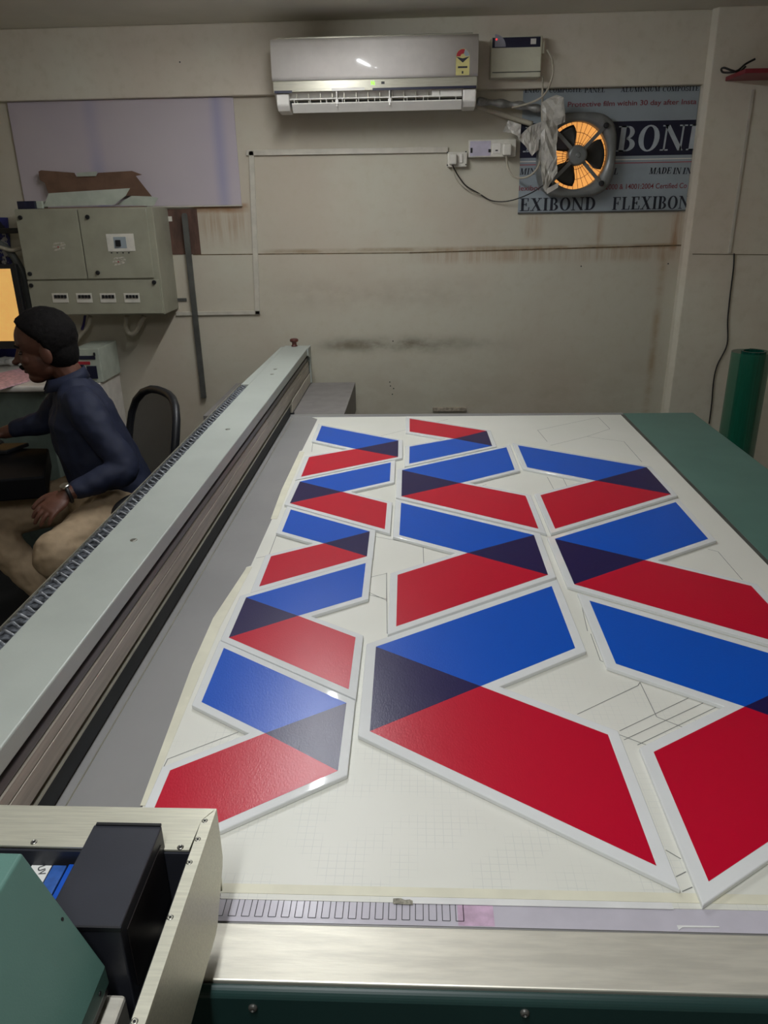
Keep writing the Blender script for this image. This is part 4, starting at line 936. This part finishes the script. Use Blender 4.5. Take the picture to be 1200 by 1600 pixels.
b = MB(); vs = [L(-.235 - .05 * (z_ / 10 * 2 - 1) + .04 * (x_ / 5 - 1) ** 2, (x_ / 5 - 1) * .238, .75 + (z_ / 10 * 2 - 1) * .220) for z_ in range(11) for x_ in range(11)]
b.add(vs, [(j * 11 + i, j * 11 + i + 1, j * 11 + i + 12, j * 11 + i + 11) for j in range(10) for i in range(10) if not ((i in (0, 9)) and (j in (0, 9)))])
b.build('back_mesh', ms_, oc, smooth=True)
b = MB(); P = []
for i in range(24):
    a_ = 2 * math.pi * i / 24; x_, y_ = sup(a_, 1.0, 3.5); P.append(L(x_ * .24, y_ * .24, .40))
b.prism(P, (0, 0, .055)); b.build('seat', M['fabric'], oc, bevel=.02, bseg=4)
for sg in (1, -1):
    b = MB(); b.tube(spline([L(-.18, .27 * sg, .42), L(-.2, .29 * sg, .56), L(-.14, .29 * sg, .65), L(-.04, .30 * sg, .665), L(.04, .30 * sg, .655), L(.08, .295 * sg, .60), L(.04, .27 * sg, .43)]), .017, seg=10, flat=.8)
    b.build('armrest', M['chair'], oc, smooth=True)
MB().tube([L(-.2, 0, .42), L(-.27, 0, .5), L(-.275, 0, .62)], .025, seg=10).build('back_support', M['chair'], oc, smooth=True)
MB().lathe([(.03, .09), (.03, .25), (.018, .25), (.018, .40)], (Cs.x, Cs.y, 0), seg=20).build('gas_column', M['chair'], oc)
for i in range(5):
    a_ = 2 * math.pi * i / 5 + .3; e_ = Cs + Vector((math.cos(a_) * .29, math.sin(a_) * .29, .065)); 
    lg = MB().tube([Cs + Vector((0, 0, .10)), e_], [.03, .018], seg=8).build('base_leg', M['chair'], oc, smooth=True)
    MB().lathe([(.026, -.02), (.028, -.015), (.028, .015), (.026, .02)], e_ + Vector((0, 0, -.036)), (math.sin(a_), -math.cos(a_), 0), seg=18).build('caster', M['black'], lg)

# ------------------------------------------------------------------ seated man
man = thing('person', (-1.3, 2.9, 0), 'man in navy shirt and khaki trousers sitting on the black office chair', 'person')
tf = Vector((-.90, -.43, 0)).normalized(); ts = Vector((.43, -.90, 0)).normalized()
def V(*a): return Vector(a)
def loft(b, rings, n=20, e=2.4):
    vs = []
    for c_, hw, hd in rings:
        c_ = Vector(c_)
        for i in range(n):
            x_, y_ = sup(2 * math.pi * i / n, 1.0, e); vs.append(c_ + ts * (x_ * hw) + tf * (y_ * hd))
    m_ = len(rings)
    b.add(vs, [(j * n + i, j * n + (i + 1) % n, (j + 1) * n + (i + 1) % n, (j + 1) * n + i) for j in range(m_ - 1) for i in range(n)] + [tuple(range(n))[::-1], tuple(range((m_ - 1) * n, m_ * n))])
def limb(b, pts, rs, n=6):
    P = spline(pts, n); R_ = []
    for i in range(len(pts) - 1):
        for k_ in range(n): R_.append(rs[i] + (rs[i + 1] - rs[i]) * k_ / n)
    R_.append(rs[-1]); b.tube(P, R_, seg=14)
    b.ell(P[0], (rs[0],) * 3, nu=12, nv=8); b.ell(P[-1], (rs[-1],) * 3, nu=12, nv=8)
# key points
SN = V(-1.285, 2.815, 1.005); EN = V(-1.125, 2.74, .775); WN = V(-1.305, 2.60, .722)
SFr = V(-1.455, 3.12, 1.0); EF = V(-1.60, 3.14, .86); WF = V(-1.765, 3.08, .825)
HN = V(-1.20, 2.85, .575); KN = V(-1.318, 2.46, .540); AN = V(-1.20, 2.66, .12)
HF = V(-1.35, 3.03, .575); KF = V(-1.77, 2.80, .535); AF = V(-1.52, 2.80, .12)
HC = V(-1.458, 2.95, 1.207)
hf = Vector((-.93, -.27, -.20)).normalized(); hs = hf.cross(Vector((0, 0, 1))).normalized(); hu = hs.cross(hf).normalized()
HM = Matrix((hf, hs, hu)).transposed()
HS = 1.12
def hp3(x_, y_, z_): return HC + HM @ (Vector((x_, y_, z_)) * HS)
b = MB()
# torso core, neck, head, arms, hands: one skin
loft(b, [((-1.25, 2.95, .60), .13, .10), ((-1.29, 2.955, .80), .13, .09), ((-1.345, 2.965, .95), .15, .08), ((-1.37, 2.97, 1.02), .13, .07), ((-1.38, 2.97, 1.05), .08, .055)])
limb(b, [V(-1.365, 2.975, 1.03), V(-1.385, 2.972, 1.09), hp3(-.035, 0, -.08), hp3(-.025, 0, -.03)], [.062, .055, .055, .06])
b.ell(hp3(-.012, 0, .035), (.098*HS, .076*HS, .088*HS), HM, nu=28, nv=18)
b.ell(hp3(.030, 0, -.030), (.064*HS, .058*HS, .080*HS), HM, nu=20, nv=14)
b.ell(hp3(.052, 0, -.088), (.036*HS, .036*HS, .026*HS), HM); b.ell(hp3(.018, 0, -.068), (.055*HS, .050*HS, .035*HS), HM)
b.ell(hp3(.076, 0, .030), (.014, .045, .012), HM)                                   # brow
b.add([hp3(.086, .008, .022), hp3(.086, -.008, .022), hp3(.088, .019, -.030), hp3(.088, -.019, -.030), hp3(.117, .006, -.024), hp3(.117, -.006, -.024), hp3(.07, 0, -.0)], [(0, 1, 5, 4), (0, 4, 2), (1, 3, 5), (2, 4, 5, 3), (0, 2, 6), (1, 6, 3), (2, 3, 6), (0, 6, 1)])
b.ell(hp3(.108, 0, -.024), (.016, .0145, .012), HM)
b.ell(hp3(.088, 0, -.052), (.010, .021, .006), HM); b.ell(hp3(.086, 0, -.064), (.010, .019, .007), HM)
for sg in (1, -1):
    b.ell(hp3(-.010, .074 * sg, -.018), (.023, .010, .037), HM @ Matrix.Rotation(.25 * -sg, 3, 'Z'), fn=lambda d: 1.0)
    b.ell(hp3(.060, .034 * sg, -.022), (.025, .023, .023), HM)
limb(b, [SN, SN.lerp(EN, .5), EN, EN.lerp(WN, .45), WN], [.042, .042, .037, .036, .026])
limb(b, [SFr, SFr.lerp(EF, .5), EF, EF.lerp(WF, .45), WF], [.042, .042, .037, .036, .026])
limb(b, [HN, HN.lerp(KN, .5), KN, KN.lerp(AN, .5), AN], [.07, .065, .05, .045, .035]); limb(b, [HF, HF.lerp(KF, .5), KF, KF.lerp(AF, .5), AF], [.07, .065, .05, .045, .035])
def hand(b, W, d, nrm_, side, curl, sc=1.0):
    d = d.normalized(); nrm_ = (nrm_ - d * nrm_.dot(d)).normalized(); s_ = d.cross(nrm_).normalized() * side
    m3 = Matrix((d, s_, nrm_)).transposed()
    b.ell(W + d * .048 * sc, (.056 * sc, .041 * sc, .017 * sc), m3, nu=18, nv=12, fn=lambda q: 1.0)
    b.ell(W + d * .012 * sc, (.035 * sc, .029 * sc, .020 * sc), m3)
    b.ell(W + d * .082 * sc - s_ * .0, (.016 * sc, .040 * sc, .014 * sc), m3)
    for k_, (o_, ln_) in enumerate(((.031, .070), (.011, .078), (-.010, .073), (-.030, .058))):
        p_ = W + d * (.080 - abs(o_) * .25) * sc + s_ * o_ * sc; dd = (d + s_ * o_ * 2.6).normalized(); P = [p_ - dd * .012]
        for j_, fr_ in enumerate((.42, .32, .26)):
            P.append(P[-1] + dd * ln_ * fr_ * sc * (1.15 if j_ == 0 else 1)); dd = (dd - nrm_ * curl * (.9 if j_ else 1)).normalized()
        P.append(P[-1] + dd * .003)
        limb(b, P, [.0095 * sc, .0090 * sc, .0084 * sc, .0074 * sc, .006 * sc], 3)
    th = W + d * .018 * sc + s_ * .026 * sc; t1 = th + (d * .030 + s_ * .024 - nrm_ * .004) * sc; t2 = t1 + (d * .030 + s_ * .010 - nrm_ * .006) * sc; t3 = t2 + (d * .024 + s_ * .002 - nrm_ * .008) * sc
    limb(b, [th, t1, t2, t3], [.0145 * sc, .0125 * sc, .0105 * sc, .0085 * sc], 3)
HT = aty(72, 800, 2.53)
hand(b, WN, HT - WN, V(.15, -.5, .85), 1, .42, 1.02)
hand(b, WF, V(-1, -.15, -.22), V(-.15, -.1, 1), -1, .3, 1.0)
skin = b.build('body', M['skin'], man, smooth=True, remesh=.0033, smooth_it=3)
# hair
def hair_fn(d):
    front = d.x; z_ = d.z
    lim = -.12 if front < .05 else (-.12 + (front - .05) * 1.15)
    if front < -.12: lim = -.80
    elif front < .10: lim = -.80 + (front + .12) * 3.3
    e_ = max(0.0, min(1.0, (z_ - lim) / .10)); e_ = e_ * e_ * (3 - 2 * e_)
    return .90 + e_ * (.165 + .03 * noise.noise(d * 7) + .02 * noise.noise(d * 19))
MB().ell(hp3(-.014, 0, .036), (.103*HS, .082*HS, .094*HS), HM, nu=72, nv=48, fn=hair_fn).ell(hp3(-.043, 0, -.020), (.066*HS, .069*HS, .078*HS), HM, nu=24, nv=16, fn=lambda d: 1 + .04 * noise.noise(d * 9)).build('hair', M['hair'], skin, smooth=True, remesh=.0035, smooth_it=4)
for sg in (1, -1):
    MB().ell(hp3(.074, .033 * sg, .004), (.010, .013, .007), HM, nu=12, nv=8).build('eye', mat('eye_%s' % ('a' if sg > 0 else 'b'), (60, 50, 46), .2), skin, smooth=True)
    MB().tube([hp3(.080, .014 * sg, .026), hp3(.084, .030 * sg, .031), hp3(.072, .050 * sg, .026)], .0045, seg=6).build('eyebrow', M['hair'], skin, smooth=True)
MB().tube([hp3(.090, -.024, -.050), hp3(.099, -.008, -.0435), hp3(.099, .008, -.0435), hp3(.090, .024, -.050)], .0055, seg=6).build('moustache', M['hair'], skin, smooth=True)
# shirt
b = MB()
loft(b, [((-1.235, 2.94, .535), .185, .150), ((-1.24, 2.945, .60), .185, .150), ((-1.285, 2.945, .70), .180, .158), ((-1.325, 2.945, .82), .185, .150), ((-1.35, 2.955, .92), .195, .136), ((-1.352, 2.966, .99), .185, .108), ((-1.365, 2.97, 1.035), .145, .088), ((-1.376, 2.97, 1.068), .090, .072), ((-1.372, 2.97, 1.090), .060, .050)])
limb(b, [SN + V(-.02, .03, .0), SN.lerp(EN, .12), SN.lerp(EN, .55), EN, EN.lerp(WN, .35), EN.lerp(WN, .80)], [.074, .072, .060, .056, .050, .040])
limb(b, [SFr + V(.02, -.03, 0), SFr.lerp(EF, .5), EF, EF.lerp(WF, .4), EF.lerp(WF, .72)], [.074, .062, .054, .048, .040])
sh_ = b.build('shirt', M['shirt'], man, smooth=True, remesh=.0075, smooth_it=5)
dt = bpy.data.textures.new('folds', 'CLOUDS'); dt.noise_scale = .07; dt.noise_depth = 1
md = sh_.modifiers.new('d', 'DISPLACE'); md.texture = dt; md.strength = .016; md.mid_level = .5; md.texture_coords = 'GLOBAL'
b = MB()                                                                             # collar: band with two points
cc = V(-1.392, 2.971, 1.108)
ring = []
for i in range(21):
    a_ = math.radians(-155 + 310 * i / 20); dd = -tf * math.cos(a_) + ts * math.sin(a_)
    ring.append((cc + dd * .063 + V(0, 0, .018 - .022 * (1 - math.cos(a_))) + tf * .010 * (1 - math.cos(a_)), cc + dd * .080 + V(0, 0, -.026 - .024 * (1 - math.cos(a_))) + tf * .008 * (1 - math.cos(a_)) + tf * (.0 if abs(a_) < 2.2 else .012)))
vs = [p_ for pr2 in ring for p_ in pr2]
b.add(vs, [(2 * i, 2 * i + 2, 2 * i + 3, 2 * i + 1) for i in range(20)])
b.build('collar', M['shirt'], sh_, smooth=True, solid=.004)
# trousers
b = MB()
b.ell((HN + HF) / 2 + V(0, 0, .02), (.15, .20, .115), Matrix.Rotation(math.radians(-25), 3, 'Z'))
limb(b, [HN + V(.0, .04, .02), HN.lerp(KN, .45), HN.lerp(KN, .85), KN, KN.lerp(AN, .18), KN.lerp(AN, .55), AN + V(0, 0, .03)], [.108, .096, .084, .080, .078, .068, .058])
limb(b, [HF + V(.0, -.02, .02), HF.lerp(KF, .45), HF.lerp(KF, .85), KF, KF.lerp(AF, .18), KF.lerp(AF, .55), AF + V(0, 0, .03)], [.108, .096, .084, .078, .078, .070, .058])
tr = b.build('trousers', M['trouser'], man, smooth=True, remesh=.008, smooth_it=5)
dt2 = bpy.data.textures.new('folds2', 'CLOUDS'); dt2.noise_scale = .05; dt2.noise_depth = 1
md = tr.modifiers.new('d', 'DISPLACE'); md.texture = dt2; md.strength = .014; md.mid_level = .5; md.texture_coords = 'GLOBAL'
for A_, dr in ((AN, V(-.5, -.4, 0)), (AF, V(-.8, -.3, 0))):
    dr = dr.normalized(); m3 = Matrix((dr, Vector((-dr.y, dr.x, 0)), Vector((0, 0, 1)))).transposed()
    b = MB().ell(A_ + dr * .07 + V(0, 0, -.07), (.135, .048, .045), m3).ell(A_ + V(0, 0, -.045), (.055, .045, .06), m3)
    b.box(tuple(A_ + V(-.03, -.03, -.119)), tuple(A_ + V(.03, .03, -.09))); b.build('shoe', M['black'], man, smooth=True, remesh=.006)
# watch
wd_ = (WN - EN).normalized(); wc = WN - wd_ * .008; u_ = wd_.orthogonal().normalized(); q_ = wd_.cross(u_)
wb = MB().tube([wc + (u_ * math.cos(2 * math.pi * i / 20) + q_ * math.sin(2 * math.pi * i / 20)) * .0315 for i in range(20)], .0075, seg=8, closed=True).build('watch_strap', M['black'], man, smooth=True)
up_ = V(-.25, -.35, .9); up_ = (up_ - wd_ * up_.dot(wd_)).normalized()
MB().lathe([(.017, 0), (.018, .008), (.015, .0105), (.0005, .0105)], wc + up_ * .030, up_, seg=20).build('watch_face', M['screw'], wb)

# ------------------------------------------------------------------ groups for loose repeats
GROUPS = {'wrapping_tape': 'crumpled wrapping tape around the fan corner', 'flexible_conduit': 'flexible conduits around the distribution box', 'drill_hole': 'drill holes in the back wall',
          'masking_tape': 'masking tape strips on the bed', 'fan_cord': 'thin cords under the small socket', 'printed_banner': 'blue banners on the left wall'}
for o in COL.objects:
    k_ = o.name.split('.')[0]
    if k_ in GROUPS and o.parent is None and 'group' not in o: o['group'] = GROUPS[k_]
